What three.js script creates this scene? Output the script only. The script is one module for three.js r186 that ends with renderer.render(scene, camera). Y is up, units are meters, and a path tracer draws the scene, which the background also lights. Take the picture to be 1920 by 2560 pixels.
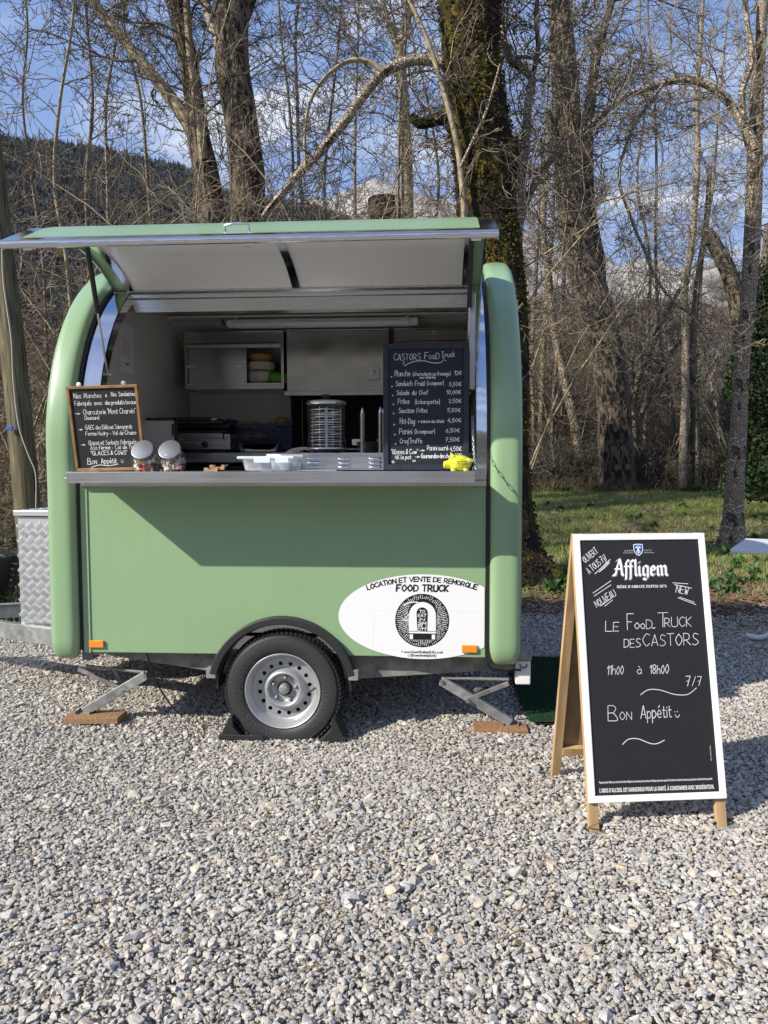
import * as THREE from 'three';
import { mergeGeometries, toCreasedNormals } from 'three/addons/utils/BufferGeometryUtils.js';
import { RoundedBoxGeometry } from 'three/addons/geometries/RoundedBoxGeometry.js';
import { ConvexGeometry } from 'three/addons/geometries/ConvexGeometry.js';
import { MarchingCubes } from 'three/addons/objects/MarchingCubes.js';

// ------------------------------------------------------------------ camera, sky, sun, exposure
const scene = new THREE.Scene();
const FOCAL = 1925, CAM = new THREE.Vector3(0, 1.41, 3.95);
const camera = new THREE.PerspectiveCamera(2 * Math.atan(1280 / FOCAL) * 180 / Math.PI, 0.75, 0.05, 12000);
camera.position.copy(CAM);
camera.rotation.set(-3.57 * Math.PI / 180, 3.75 * Math.PI / 180, -0.15 * Math.PI / 180, 'YXZ');
camera.updateMatrixWorld(true);
scene.add(camera);
const renderer = new THREE.WebGLRenderer({ antialias: true });
renderer.toneMapping = THREE.LinearToneMapping;
renderer.toneMappingExposure = 1.25;
renderer.shadowMap.enabled = true;
const SUN = new THREE.Vector3(-0.685, 0.567, 0.457).normalize();
const sun = new THREE.DirectionalLight(new THREE.Color(1.0, 0.94, 0.83), 5.0);
sun.name = 'sun';
sun.position.copy(SUN).multiplyScalar(40).add(new THREE.Vector3(0, 0, -4));
sun.target.position.set(0, 0, -4);
sun.castShadow = true;
Object.assign(sun.shadow.camera, { left: -25, right: 25, top: 25, bottom: -25, near: 1, far: 90 });
sun.shadow.mapSize.set(4096, 4096);
scene.add(sun, sun.target);

// ------------------------------------------------------------------ small tools
const rngOf = (s) => () => { s = (s + 0x6d2b79f5) | 0; let t = Math.imul(s ^ (s >>> 15), 1 | s); t = (t + Math.imul(t ^ (t >>> 7), 61 | t)) ^ t; return ((t ^ (t >>> 14)) >>> 0) / 4294967296; };
const V = (x, y, z) => new THREE.Vector3(x, y, z);
const lerp = (a, b, t) => a + (b - a) * t, clamp = (x, a, b) => Math.min(b, Math.max(a, x));
const smooth = (a, b, x) => { const t = clamp((x - a) / (b - a), 0, 1); return t * t * (3 - 2 * t); };
const hash = (x, y, s) => { let h = Math.imul(x | 0, 374761393) + Math.imul(y | 0, 668265263) + Math.imul(s | 0, 1274126177); h = Math.imul(h ^ (h >>> 13), 1274126177); return ((h ^ (h >>> 16)) >>> 0) / 4294967296; };
function noise2(x, y, s = 0, px = 0, py = 0) {          // value noise; px, py: periods in cells, for tiling
  const xi = Math.floor(x), yi = Math.floor(y), fx = x - xi, fy = y - yi, u = fx * fx * (3 - 2 * fx), v = fy * fy * (3 - 2 * fy);
  const w = (a, p) => (p ? ((a % p) + p) % p : a);
  const a = hash(w(xi, px), w(yi, py), s), b = hash(w(xi + 1, px), w(yi, py), s), c = hash(w(xi, px), w(yi + 1, py), s), d = hash(w(xi + 1, px), w(yi + 1, py), s);
  return lerp(lerp(a, b, u), lerp(c, d, u), v);
}
function fbm(x, y, s = 0, o = 4, px = 0, py = 0) { let a = 0.5, t = 0, n = 0; for (let i = 0; i < o; i++) { t += a * noise2(x, y, s + i * 17, px, py); n += a; x *= 2; y *= 2; px *= 2; py *= 2; a *= 0.5; } return t / n; }
const ray = (u, v) => V((u - 960) / FOCAL, -(v - 1280) / FOCAL, -1).applyQuaternion(camera.quaternion);
const atZ = (u, v, z) => { const d = ray(u, v); return d.multiplyScalar((z - CAM.z) / d.z).add(CAM); };

// float sky: clear spring blue, pale towards the horizon, thin streaks of cirrus
{
  const W = 2048, H = 1024, data = new Float32Array(W * H * 4);
  for (let j = 0; j < H; j++) {
    const el = ((j + 0.5) / H - 0.5) * Math.PI, y = Math.sin(el);
    for (let i = 0; i < W; i++) {
      const az = ((i + 0.5) / W - 0.5) * 2 * Math.PI, x = Math.cos(az) * Math.cos(el), z = Math.sin(az) * Math.cos(el);
      const up = Math.max(0, y), t = Math.pow(up, 0.55);
      let r = lerp(0.46, 0.066, t), g = lerp(0.595, 0.165, t), b = lerp(0.85, 0.455, t);
      const cs = x * SUN.x + y * SUN.y + z * SUN.z, glow = Math.pow(Math.max(0, cs), 6) * 0.35 + Math.pow(Math.max(0, cs), 60) * 0.9;
      r += glow * 0.8; g += glow * 0.76; b += glow * 0.7;
      if (y > 0.005) {
        const k = 1 / (y + 0.12), cx = x * k, cz = z * k;
        const wx = cx * 1.1 + 0.55 * fbm(cx * 1.7, cz * 1.7, 5, 3), wz = cz * 1.1 + 0.55 * fbm(cx * 1.7 + 9, cz * 1.7, 8, 3);
        const big = fbm(wx * 1.3 + 3.1, wz * 2.2 + 1.7, 21, 4), streak = fbm(wx * 2.2 + wz * 1.5, (wz - wx * 0.35) * 9, 33, 5);
        let c = smooth(0.50, 0.82, big * 0.62 + streak * 0.42) * smooth(0.0, 0.1, y);
        c = Math.min(0.85, c * 0.95 + 0.1 * smooth(0.4, 0.8, streak));
        r = lerp(r, 0.74, c); g = lerp(g, 0.78, c); b = lerp(b, 0.86, c);
      } else { const d = smooth(0.005, -0.12, y); r = lerp(r, 0.2, d); g = lerp(g, 0.2, d); b = lerp(b, 0.18, d); }
      data.set([r, g, b, 1], (j * W + i) * 4);
    }
  }
  const sky = new THREE.DataTexture(data, W, H, THREE.RGBAFormat, THREE.FloatType);
  sky.mapping = THREE.EquirectangularReflectionMapping; sky.magFilter = sky.minFilter = THREE.LinearFilter; sky.wrapS = THREE.RepeatWrapping; sky.needsUpdate = true;
  scene.background = sky; scene.environment = sky;
}

// ------------------------------------------------------------------ textures and materials
function dataTex(w, h, fn, srgb = true) {               // fn(u, v) in 0..1 gives [r, g, b] in 0..1, as stored
  const d = new Uint8Array(w * h * 4);
  for (let j = 0; j < h; j++) for (let i = 0; i < w; i++) { const c = fn((i + 0.5) / w, (j + 0.5) / h), o = (j * w + i) * 4; d[o] = clamp(c[0], 0, 1) * 255; d[o + 1] = clamp(c[1], 0, 1) * 255; d[o + 2] = clamp(c[2], 0, 1) * 255; d[o + 3] = 255; }
  const t = new THREE.DataTexture(d, w, h); t.wrapS = t.wrapT = THREE.RepeatWrapping; t.magFilter = t.minFilter = THREE.LinearFilter; if (srgb) t.colorSpace = THREE.SRGBColorSpace; t.needsUpdate = true; return t;
}
const rep = (t, x, y) => { const c = t.clone(); c.repeat.set(x, y); c.needsUpdate = true; return c; };
const std = (name, rgb, roughness, extra = {}) => { const m = new THREE.MeshStandardMaterial({ roughness, side: THREE.DoubleSide, ...extra }); m.color.setRGB(...rgb); m.name = name; return m; };
const phys = (name, rgb, roughness, extra = {}) => { const m = new THREE.MeshPhysicalMaterial({ roughness, side: THREE.DoubleSide, ...extra }); m.color.setRGB(...rgb); m.name = name; return m; };
const grey = (v) => [v, v, v];
const T = {};
T.laminate = dataTex(256, 256, (u, v) => grey(0.96 + 0.04 * fbm(u * 6, v * 6, 2, 4, 6, 6)));
T.speck = dataTex(512, 512, (u, v) => grey(0.72 + 0.28 * fbm(u * 24, v * 24, 3, 5, 24, 24)));
T.brush = dataTex(512, 512, (u, v) => grey(0.35 + 0.4 * fbm(u * 3, v * 160, 4, 3, 3, 160) + 0.3 * fbm(u * 5, v * 5, 9, 4, 5, 5)), false);
T.smudge = dataTex(512, 512, (u, v) => { const a = fbm(u * 6, v * 6, 12, 5, 6, 6), s = fbm(u * 40, v * 40, 13, 3, 40, 40); return grey(0.25 + 0.5 * a + 0.25 * s * a); }, false);
T.galv = dataTex(512, 512, (u, v) => { const a = fbm(u * 14, v * 14, 44, 3, 14, 14), q = Math.floor(fbm(u * 30, v * 30, 47, 2, 30, 30) * 6) / 6; return grey(0.62 + 0.3 * a + 0.22 * (q - 0.5)); });
T.wood = dataTex(256, 1024, (u, v) => { const w = fbm(u * 5, v * 2, 61, 3, 5, 2), g = 0.5 + 0.5 * Math.sin((u * 9 + w * 3.2) * 6.283), f = fbm(u * 80, v * 8, 63, 3, 80, 8), t = 0.78 + 0.12 * g + 0.12 * (f - 0.5); return [t, t * 0.98, t * 0.95]; });
T.grain = dataTex(512, 512, (u, v) => grey(fbm(u * 60, v * 60, 71, 4, 60, 60)), false);
T.paint = dataTex(512, 512, (u, v) => { const a = fbm(u * 4, v * 4, 81, 5, 4, 4), drip = fbm(u * 60, v * 2, 84, 3, 60, 2), s = fbm(u * 120, v * 120, 87, 2, 120, 120) > 0.885 ? 0.93 : 1; const k = (0.96 + 0.04 * a - 0.012 * smooth(0.55, 0.8, drip)) * s; return grey(k); });

const M = {
  green: phys('green gelcoat', [0.265, 0.405, 0.222], 0.34, { map: T.paint, clearcoat: 0.5, clearcoatRoughness: 0.18 }),
  greenFlat: phys('green panel paint', [0.265, 0.405, 0.222], 0.42, { map: T.paint, clearcoat: 0.15, clearcoatRoughness: 0.3 }),
  steel: std('stainless steel', [0.64, 0.64, 0.64], 0.4, { metalness: 1, roughnessMap: T.brush, bumpMap: T.brush, bumpScale: 0.0003 }),
  mirror: std('polished stainless', [0.7, 0.7, 0.71], 0.1, { metalness: 1, bumpMap: T.smudge, bumpScale: 0.002 }),
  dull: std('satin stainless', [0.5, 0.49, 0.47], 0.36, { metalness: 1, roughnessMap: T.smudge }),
  alu: std('aluminium sheet', [0.66, 0.67, 0.685], 0.42, { metalness: 1, bumpMap: T.smudge, bumpScale: 0.0004 }),
  galv: std('galvanised steel', [0.52, 0.53, 0.53], 0.5, { metalness: 0.35, map: T.galv, bumpMap: T.grain, bumpScale: 0.0004 }),
  galvDark: std('weathered galvanised steel', [0.42, 0.41, 0.38], 0.6, { metalness: 0.2, map: T.galv, bumpMap: T.grain, bumpScale: 0.0006 }),
  rubber: std('black rubber', [0.018, 0.018, 0.019], 0.62),
  seal: std('rubber seal', [0.012, 0.012, 0.014], 0.5),
  blackPlastic: std('black plastic', [0.022, 0.022, 0.023], 0.5, { bumpMap: T.grain, bumpScale: 0.0004 }),
  white: phys('white laminate', [0.66, 0.63, 0.59], 0.36, { map: T.laminate }),
  lining: phys('white lining', [0.86, 0.84, 0.81], 0.12),
  whiteMatte: std('white plastic', [0.78, 0.78, 0.78], 0.45),
  wheel: std('wheel silver', [0.47, 0.48, 0.49], 0.38, { metalness: 0.55, bumpMap: T.grain, bumpScale: 0.0003 }),
  black: std('black enamel', [0.01, 0.01, 0.011], 0.35),
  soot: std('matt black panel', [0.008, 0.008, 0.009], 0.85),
  orange: phys('orange reflector', [0.85, 0.27, 0.012], 0.25, { clearcoat: 1, clearcoatRoughness: 0.1, bumpMap: rep(T.grain, 8, 8), bumpScale: 0.001 }),
  pine: std('pine', [0.66, 0.46, 0.25], 0.55, { map: T.wood, bumpMap: T.wood, bumpScale: 0.0005 }),
  oak: std('frame wood', [0.42, 0.24, 0.1], 0.5, { map: T.wood }),
  plank: std('brown plank', [0.42, 0.245, 0.13], 0.75, { map: T.wood, bumpMap: T.wood, bumpScale: 0.001 }),
  glass: phys('clear glass', [0.97, 0.98, 0.98], 0.02, { transmission: 1, thickness: 0, ior: 1.5 }),
  clearPlastic: phys('clear plastic', [0.9, 0.93, 0.96], 0.22, { transmission: 0.75, thickness: 0, ior: 1.45 }),
  milky: phys('milky plastic', [0.86, 0.9, 0.95], 0.5, { transmission: 0.4, thickness: 0 }),
};

// ------------------------------------------------------------------ geometry tools (all in world metres unless said)
const used = new Map();
function numbered(n) { const k = used.get(n) ?? -1; used.set(n, k + 1); return k < 0 ? n : n + '_' + String(k + 1).padStart(3, '0'); }
const bases = new WeakMap();
function tag(o, label, category, group, kind) { Object.assign(o.userData, { label }); if (category) o.userData.category = category; if (group) o.userData.group = group; if (kind) o.userData.kind = kind; return o; }
function thing(name, label, category, at = [0, 0, 0], group, turn = 0) {
  const o = new THREE.Group(); o.name = numbered(name); o.position.set(...at); o.rotation.y = turn; bases.set(o, turn ? [0, 0, 0] : at); scene.add(o);
  return tag(o, label, category, group);
}
function prep(g) {
  if (g.index) g = g.toNonIndexed();
  if (!g.attributes.normal) g.computeVertexNormals();
  if (!g.attributes.uv) g.setAttribute('uv', new THREE.BufferAttribute(new Float32Array(g.attributes.position.count * 2), 2));
  for (const k of Object.keys(g.attributes)) if (!['position', 'normal', 'uv'].includes(k)) g.deleteAttribute(k);
  g.morphAttributes = {}; g.clearGroups();
  return g;
}
const join = (...gs) => { gs = gs.flat(9); return gs.length === 1 ? gs[0] : mergeGeometries(gs.map(prep)); };
function part(name, geo, mat, parent, label) {           // a mesh of a thing; the geometry is given in world metres (in the thing's own frame when the thing is turned)
  const g = Array.isArray(geo) ? join(geo) : geo, b = bases.get(parent) ?? [0, 0, 0];
  g.translate(-b[0], -b[1], -b[2]);
  const m = new THREE.Mesh(g, mat); m.name = name; m.castShadow = m.receiveShadow = true; bases.set(m, b); parent.add(m);
  if (label) m.userData.label = label;
  return m;
}
const parts = (name, geos, mat, parent) => geos.forEach((g) => part(name, g, mat, parent));   // alike pieces, each a mesh of its own
function single(name, geo, mat, label, category, group, kind) { const g = Array.isArray(geo) ? join(geo) : geo, m = new THREE.Mesh(g, mat); m.name = numbered(name); m.castShadow = m.receiveShadow = true; scene.add(m); return tag(m, label, category, group, kind); }
function boxUV(g) {                                      // uv in metres from the face each triangle looks along
  g = g.index ? g.toNonIndexed() : g; const p = g.attributes.position, n = p.count, uv = new Float32Array(n * 2), a = V(), b = V(), c = V();
  for (let i = 0; i < n; i += 3) {
    a.fromBufferAttribute(p, i); b.fromBufferAttribute(p, i + 1); c.fromBufferAttribute(p, i + 2);
    const m = b.clone().sub(a).cross(c.clone().sub(a)), x = Math.abs(m.x), y = Math.abs(m.y), z = Math.abs(m.z);
    [a, b, c].forEach((q, k) => { const [s, t] = x >= y && x >= z ? [q.z, q.y] : y >= z ? [q.x, q.z] : [q.x, q.y]; uv[(i + k) * 2] = s; uv[(i + k) * 2 + 1] = t; });
  }
  g.setAttribute('uv', new THREE.BufferAttribute(uv, 2)); return g;
}
function box(x0, x1, y0, y1, z0, z1, r = 0) {
  const w = x1 - x0, h = y1 - y0, d = z1 - z0, g = r ? new RoundedBoxGeometry(w, h, d, 2, Math.min(r, w / 2.01, h / 2.01, d / 2.01)) : new THREE.BoxGeometry(w, h, d);
  return boxUV(g.translate((x0 + x1) / 2, (y0 + y1) / 2, (z0 + z1) / 2));
}
function bar(a, b, w, h, r = 0.003, roll = 0) {          // a rectangular bar from a to b
  a = V(...a); b = V(...b); const L = a.distanceTo(b), g = new RoundedBoxGeometry(w, h, L, 1, Math.min(r, w / 2.1, h / 2.1));
  const uvg = boxUV(g); uvg.rotateZ(roll); const m = new THREE.Matrix4().lookAt(b, a, V(0, 1, 0.0001)); uvg.applyMatrix4(m); const c = a.add(b).multiplyScalar(0.5);
  return uvg.translate(c.x, c.y, c.z);
}
function rod(pts, r, seg = 8, curved = true, tub = 0) {
  const c = curved ? new THREE.CatmullRomCurve3(pts.map((p) => V(...p))) : (() => { const q = new THREE.CurvePath(); for (let i = 1; i < pts.length; i++) q.add(new THREE.LineCurve3(V(...pts[i - 1]), V(...pts[i]))); return q; })();
  return new THREE.TubeGeometry(c, tub || Math.max(2, (pts.length - 1) * (curved ? 8 : 1)), r, seg, false);
}
function cyl(a, b, r0, r1 = r0, seg = 24) { a = V(...a); b = V(...b); const g = new THREE.CylinderGeometry(r1, r0, a.distanceTo(b), seg); g.applyQuaternion(new THREE.Quaternion().setFromUnitVectors(V(0, 1, 0), b.clone().sub(a).normalize())); const c = a.add(b).multiplyScalar(0.5); return g.translate(c.x, c.y, c.z); }
const lathe = (pts, seg = 48) => new THREE.LatheGeometry(pts.map(([r, y]) => new THREE.Vector2(r, y)), seg);
function extrude(pts, depth, bevel = 0, holes = []) {    // outline in x, y; from z = 0 to depth
  const s = new THREE.Shape(pts.map((p) => new THREE.Vector2(...p))); for (const h of holes) s.holes.push(new THREE.Path(h.map((p) => new THREE.Vector2(...p))));
  return boxUV(new THREE.ExtrudeGeometry(s, { depth: depth - 2 * bevel, bevelEnabled: bevel > 0, bevelSize: bevel, bevelThickness: bevel, bevelSegments: 2, bevelOffset: -bevel, curveSegments: 24 }).translate(0, 0, bevel));
}
function strip(rows, uvOf) {                             // a grid of points: rows[i][j]
  const n = rows.length, m = rows[0].length, pos = [], uv = [], idx = [];
  rows.forEach((r, i) => r.forEach((p, j) => { pos.push(...p); uv.push(...(uvOf ? uvOf(i, j, p) : [i / (n - 1), j / (m - 1)])); }));
  for (let i = 0; i < n - 1; i++) for (let j = 0; j < m - 1; j++) { const a = i * m + j; idx.push(a, a + 1, a + m, a + 1, a + m + 1, a + m); }
  const g = new THREE.BufferGeometry(); g.setAttribute('position', new THREE.Float32BufferAttribute(pos, 3)); g.setAttribute('uv', new THREE.Float32BufferAttribute(uv, 2)); g.setIndex(idx); g.computeVertexNormals(); return g;
}
// ------------------------------------------------------------------ handwriting: one-line letters, each stroke a run of x y pairs (baseline 4, x-height a, capitals e); ~ is a round stroke
const PEN = {
  A: '044e84 1767', B: '040e ~0e4e6c49 ~094967740 ~0949767404', C: '~8d4e094486', D: '040e ~0e6d896504', E: '7e0e0474 0969', F: '7e0e04 0959', G: '~8d4e094485 498984', H: '040e 848e 0989', I: '040e', J: '~6e664406', K: '040e 7e0974', L: '0e0474', M: '040e478e84', N: '040e848e',
  O: '~4e094489 ~89 4e', P: '040e ~0e6d6908', Q: '~4e0944894e 5784', R: '040e ~0e6d6908 3884', S: '~7d3e1b68763405', T: '0e8e 4e44', U: '~0e0644868e', V: '0e448e', W: '0e244a648e', X: '048e 0e84', Y: '0e49 8e4944', Z: '0e8e0484',
  a: '~693a073466 6a64', b: '0e04 ~083a673405', c: '~693a073465', d: '~693a073466 6e64', e: '~0767593a073465', f: '~6d4e2b24 0a5a', g: '~693a073466 ~6a633001', h: '0e04 ~083a6864', i: '0a04 0c0d', j: '~3a311001 3c3d', k: '0e04 5a0754', l: '~0e0524', m: '0a04 ~082a4844 ~486a8884', n: '0a04 ~083a6864', o: '~3a0734673a', p: '0a00 ~083a673405', q: '~693a073466 6a60', r: '0a04 ~083a59', s: '~593a0937553405', t: '~2d263455 0a5a', u: '~0a063466 6a64', v: '0a346a', w: '0a2449648a', x: '046a 0a64', y: '0a35 6a10', z: '0a6a0464',
  0: '~3e0934693e', 1: '0b3e34', 2: '~0c3e6b3604 0464', 3: '~0d3e6b29 ~29673405', 4: '4e0767 5a53', 5: '6e1e09 ~093a673405', 6: '~5e1a0634673907', 7: '0e6e24 1949', 8: '~3e0c39673407396c3e', 9: '~6b390c3e6b54',
  '.': '0405', ',': '1402', '(': '~3f0932', ')': '~0f3932', '€': '~7d4e094486 0a5a 0858', "'": '0e0c', '"': '0e0c 2e2c', '+': '0767 4a34', '-': '0757', '_': '0474', '/': '045e', '|': '032f', '&': '~641b3e4b062468', '>': '0777 7974 5a 797 ', '•': '06060707', '@': '~693a073466696c3e0c04 2', '^': '0c0d 3c3d ~09264669', '!': '0e07 0405',
};
PEN['>'] = '0757 599755 59955'.slice(0, 4) + ' 59975559'; PEN['O'] = '~4e0944894e'; PEN['B'] = '040e ~0e4e6c49 ~09497674 04'.replace(' 04', '04'); PEN['@'] = '~693a0734666a8a6e2e082252';
const ACCENT = { é: ['e', '2c4e'], è: ['e', '2e4c'], ê: ['e', '1c3e5c'], à: ['a', '2e4c'], À: ['A', '2f3f'], É: ['E', '2f5f'], È: ['E', '2f5f'], î: ['i', '0c1e2c'], ç: ['c', '3421'] };
function strokesOf(ch) {
  const acc = ACCENT[ch], src = PEN[acc ? acc[0] : ch]; if (!src) return null;
  const list = (src + (acc ? ' ' + acc[1] : '')).split(' ').filter((s) => s.length > 2).map((s) => { const round = s[0] === '~'; s = s.replace(/[^0-9a-f]/g, ''); const p = []; for (let i = 0; i + 1 < s.length; i += 2) p.push([parseInt(s[i], 16), parseInt(s[i + 1], 16) - 4]); return { round, p }; });
  return { list, w: Math.max(...list.flatMap((s) => s.p.map((q) => q[0]))) };
}
function smoothLine(ctx, p, round) {
  ctx.beginPath(); ctx.moveTo(...p[0]);
  if (!round || p.length < 3) p.slice(1).forEach((q) => ctx.lineTo(...q));
  else { const c = new THREE.SplineCurve(p.map((q) => new THREE.Vector2(...q))); c.getPoints(p.length * 7).forEach((q) => ctx.lineTo(q.x, q.y)); }
  ctx.stroke();
}
// size: height of a capital in pixels; o: { w line width, rng, jit, slant, sx width factor, rot, gap }
function hand(ctx, text, x, y, size, o = {}) {
  const { w = size * 0.11, jit = 0.5, slant = 0.08, sx = 1, rot = 0, gap = 2.2, rng = rngOf(text.length * 77 + (x | 0)) } = o, s = size / 10;
  ctx.save(); ctx.translate(x, y); ctx.rotate(rot); ctx.lineCap = ctx.lineJoin = 'round'; let at = 0;
  for (const ch of text) {
    const g = strokesOf(ch); if (!g) { at += 4.2 * s * sx; continue; }
    const k = 1 + (rng() - 0.5) * 0.14 * jit * 2, dy = (rng() - 0.5) * 0.9 * jit * s, tilt = slant + (rng() - 0.5) * 0.12 * jit;
    for (const st of g.list) {
      const p = st.p.map(([a, b]) => { a += (rng() - 0.5) * 0.5 * jit; b += (rng() - 0.5) * 0.5 * jit; return [at + (a + b * tilt) * s * sx * k, dy - b * s * k]; });
      ctx.lineWidth = w * (0.85 + 0.3 * rng()); smoothLine(ctx, p, st.round);
    }
    at += (g.w * k + gap) * s * sx;
  }
  ctx.restore(); return x + at;
}
function handIn(ctx, text, x0, x1, y, size, o = {}) {     // the same, squeezed or stretched to end at x1
  const s = size / 10; let n = 0; for (const ch of text) { const g = strokesOf(ch); n += g ? g.w + (o.gap ?? 2.2) : 4.2; }
  return hand(ctx, text, x0, y, size, { ...o, sx: (x1 - x0) / (n * s) });
}
const wave = (ctx, pts, w) => { ctx.lineWidth = w; ctx.lineCap = 'round'; smoothLine(ctx, pts, true); };
const dash = (ctx, w, ...segs) => { ctx.lineWidth = w; ctx.lineCap = 'round'; for (const [a, b, c, d] of segs) { ctx.beginPath(); ctx.moveTo(a, b); ctx.lineTo(c, d); ctx.stroke(); } };
function canvasTex(w, h, paint) { const c = document.createElement('canvas'); c.width = w; c.height = h; const x = c.getContext('2d'); paint(x, w, h); const t = new THREE.CanvasTexture(c); t.colorSpace = THREE.SRGBColorSpace; t.anisotropy = 8; return t; }
function chalkGround(x, w, h, base, seed) {
  x.fillStyle = base; x.fillRect(0, 0, w, h); const r = rngOf(seed);
  for (let i = 0; i < 90; i++) { x.strokeStyle = 'rgba(200,205,215,' + 0.012 * r() + ')'; x.lineWidth = 4 + r() * 30; const a = r() * w, b = r() * h; x.beginPath(); x.moveTo(a, b); x.quadraticCurveTo(a + (r() - 0.5) * 200, b + (r() - 0.5) * 120, a + (r() - 0.5) * 360, b + (r() - 0.5) * 160); x.stroke(); }
  for (let i = 0; i < 160; i++) { x.fillStyle = 'rgba(220,220,220,' + 0.12 * r() + ')'; x.fillRect(r() * w, r() * h, 1.2, 1.2); }
}
const textAt = (x, s, cx, y, font, width) => { x.font = font; x.textAlign = 'center'; x.textBaseline = 'alphabetic'; const k = width ? width / x.measureText(s).width : 1; x.save(); x.translate(cx, y); x.scale(k, 1); x.fillText(s, 0, 0); x.restore(); };

// blackletter word with a broad nib
function nib(x, pts, w, angle = -0.75) { const dx = Math.cos(angle) * w / 2, dy = Math.sin(angle) * w / 2; for (let i = 1; i < pts.length; i++) { const [a, b] = pts[i - 1], [c, d] = pts[i]; x.beginPath(); x.moveTo(a - dx, b - dy); x.lineTo(a + dx, b + dy); x.lineTo(c + dx, d + dy); x.lineTo(c - dx, d - dy); x.closePath(); x.fill(); x.stroke(); } }
function blackletter(x, ox, oy, s) {                     // letters on a grid: x-height 10, ascender 17, one unit = s
  const L = (pts, w = 2.6) => nib(x, pts.map(([a, b]) => [ox + a * s + b * s * 0.04, oy - b * s]), w * s);
  x.lineWidth = 0.25 * s; x.lineJoin = 'round';
  const stem = (a, lo, hi) => L([[a - 0.9, hi - 1.2], [a + 0.2, hi], [a + 0.2, lo + 1.4], [a + 1.6, lo]]);
  L([[0.5, 2.2], [2, 0.8], [4, 10], [7, 17.5]]); L([[7, 17.5], [8.6, 10], [9.2, 2], [10.8, 0.4]]); L([[1, 7.4], [8.6, 7.4]], 1.6); L([[3.2, 15.6], [6.6, 17.8]], 2); L([[-1.6, 0.2], [2.4, 1.4]], 2);
  for (const a of [13.6, 18.6]) { L([[a, -3.4], [a + 0.4, 2], [a + 0.5, 13.6], [a + 2, 16.4], [a + 4, 15.6]]); L([[a - 1.8, 10], [a + 3.2, 10]], 1.5); L([[a - 1.4, -3.6], [a + 0.6, -2.4]], 1.8); }
  stem(24.4, 0, 17); stem(28.6, 0, 10); L([[28, 13.4], [30, 14.6]], 2);
  L([[33.4, 9], [33.2, 1.6], [35, 0.2], [37.4, 2]]); L([[33.4, 9], [35.6, 10.4], [38.4, 9.4], [38.2, -1.6], [36, -4.2], [33, -3]]);
  L([[42.2, 9], [42, 1.8], [43.8, 0.2], [46.4, 1.8]]); L([[42.2, 9], [44.4, 10.2], [46, 8.4], [42.4, 5.2]]);
  L([[42.6, 5.2], [46.8, 6.4], [46.4, 9]], 1.7); stem(49.4, 0, 10); L([[50, 8.6], [52.6, 10.3], [54, 8.8], [54, 1.4], [55, 0.2]]); L([[54.4, 8.6], [57, 10.3], [58.6, 8.8], [58.6, 1.4], [60.4, 0]]);
}

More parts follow.
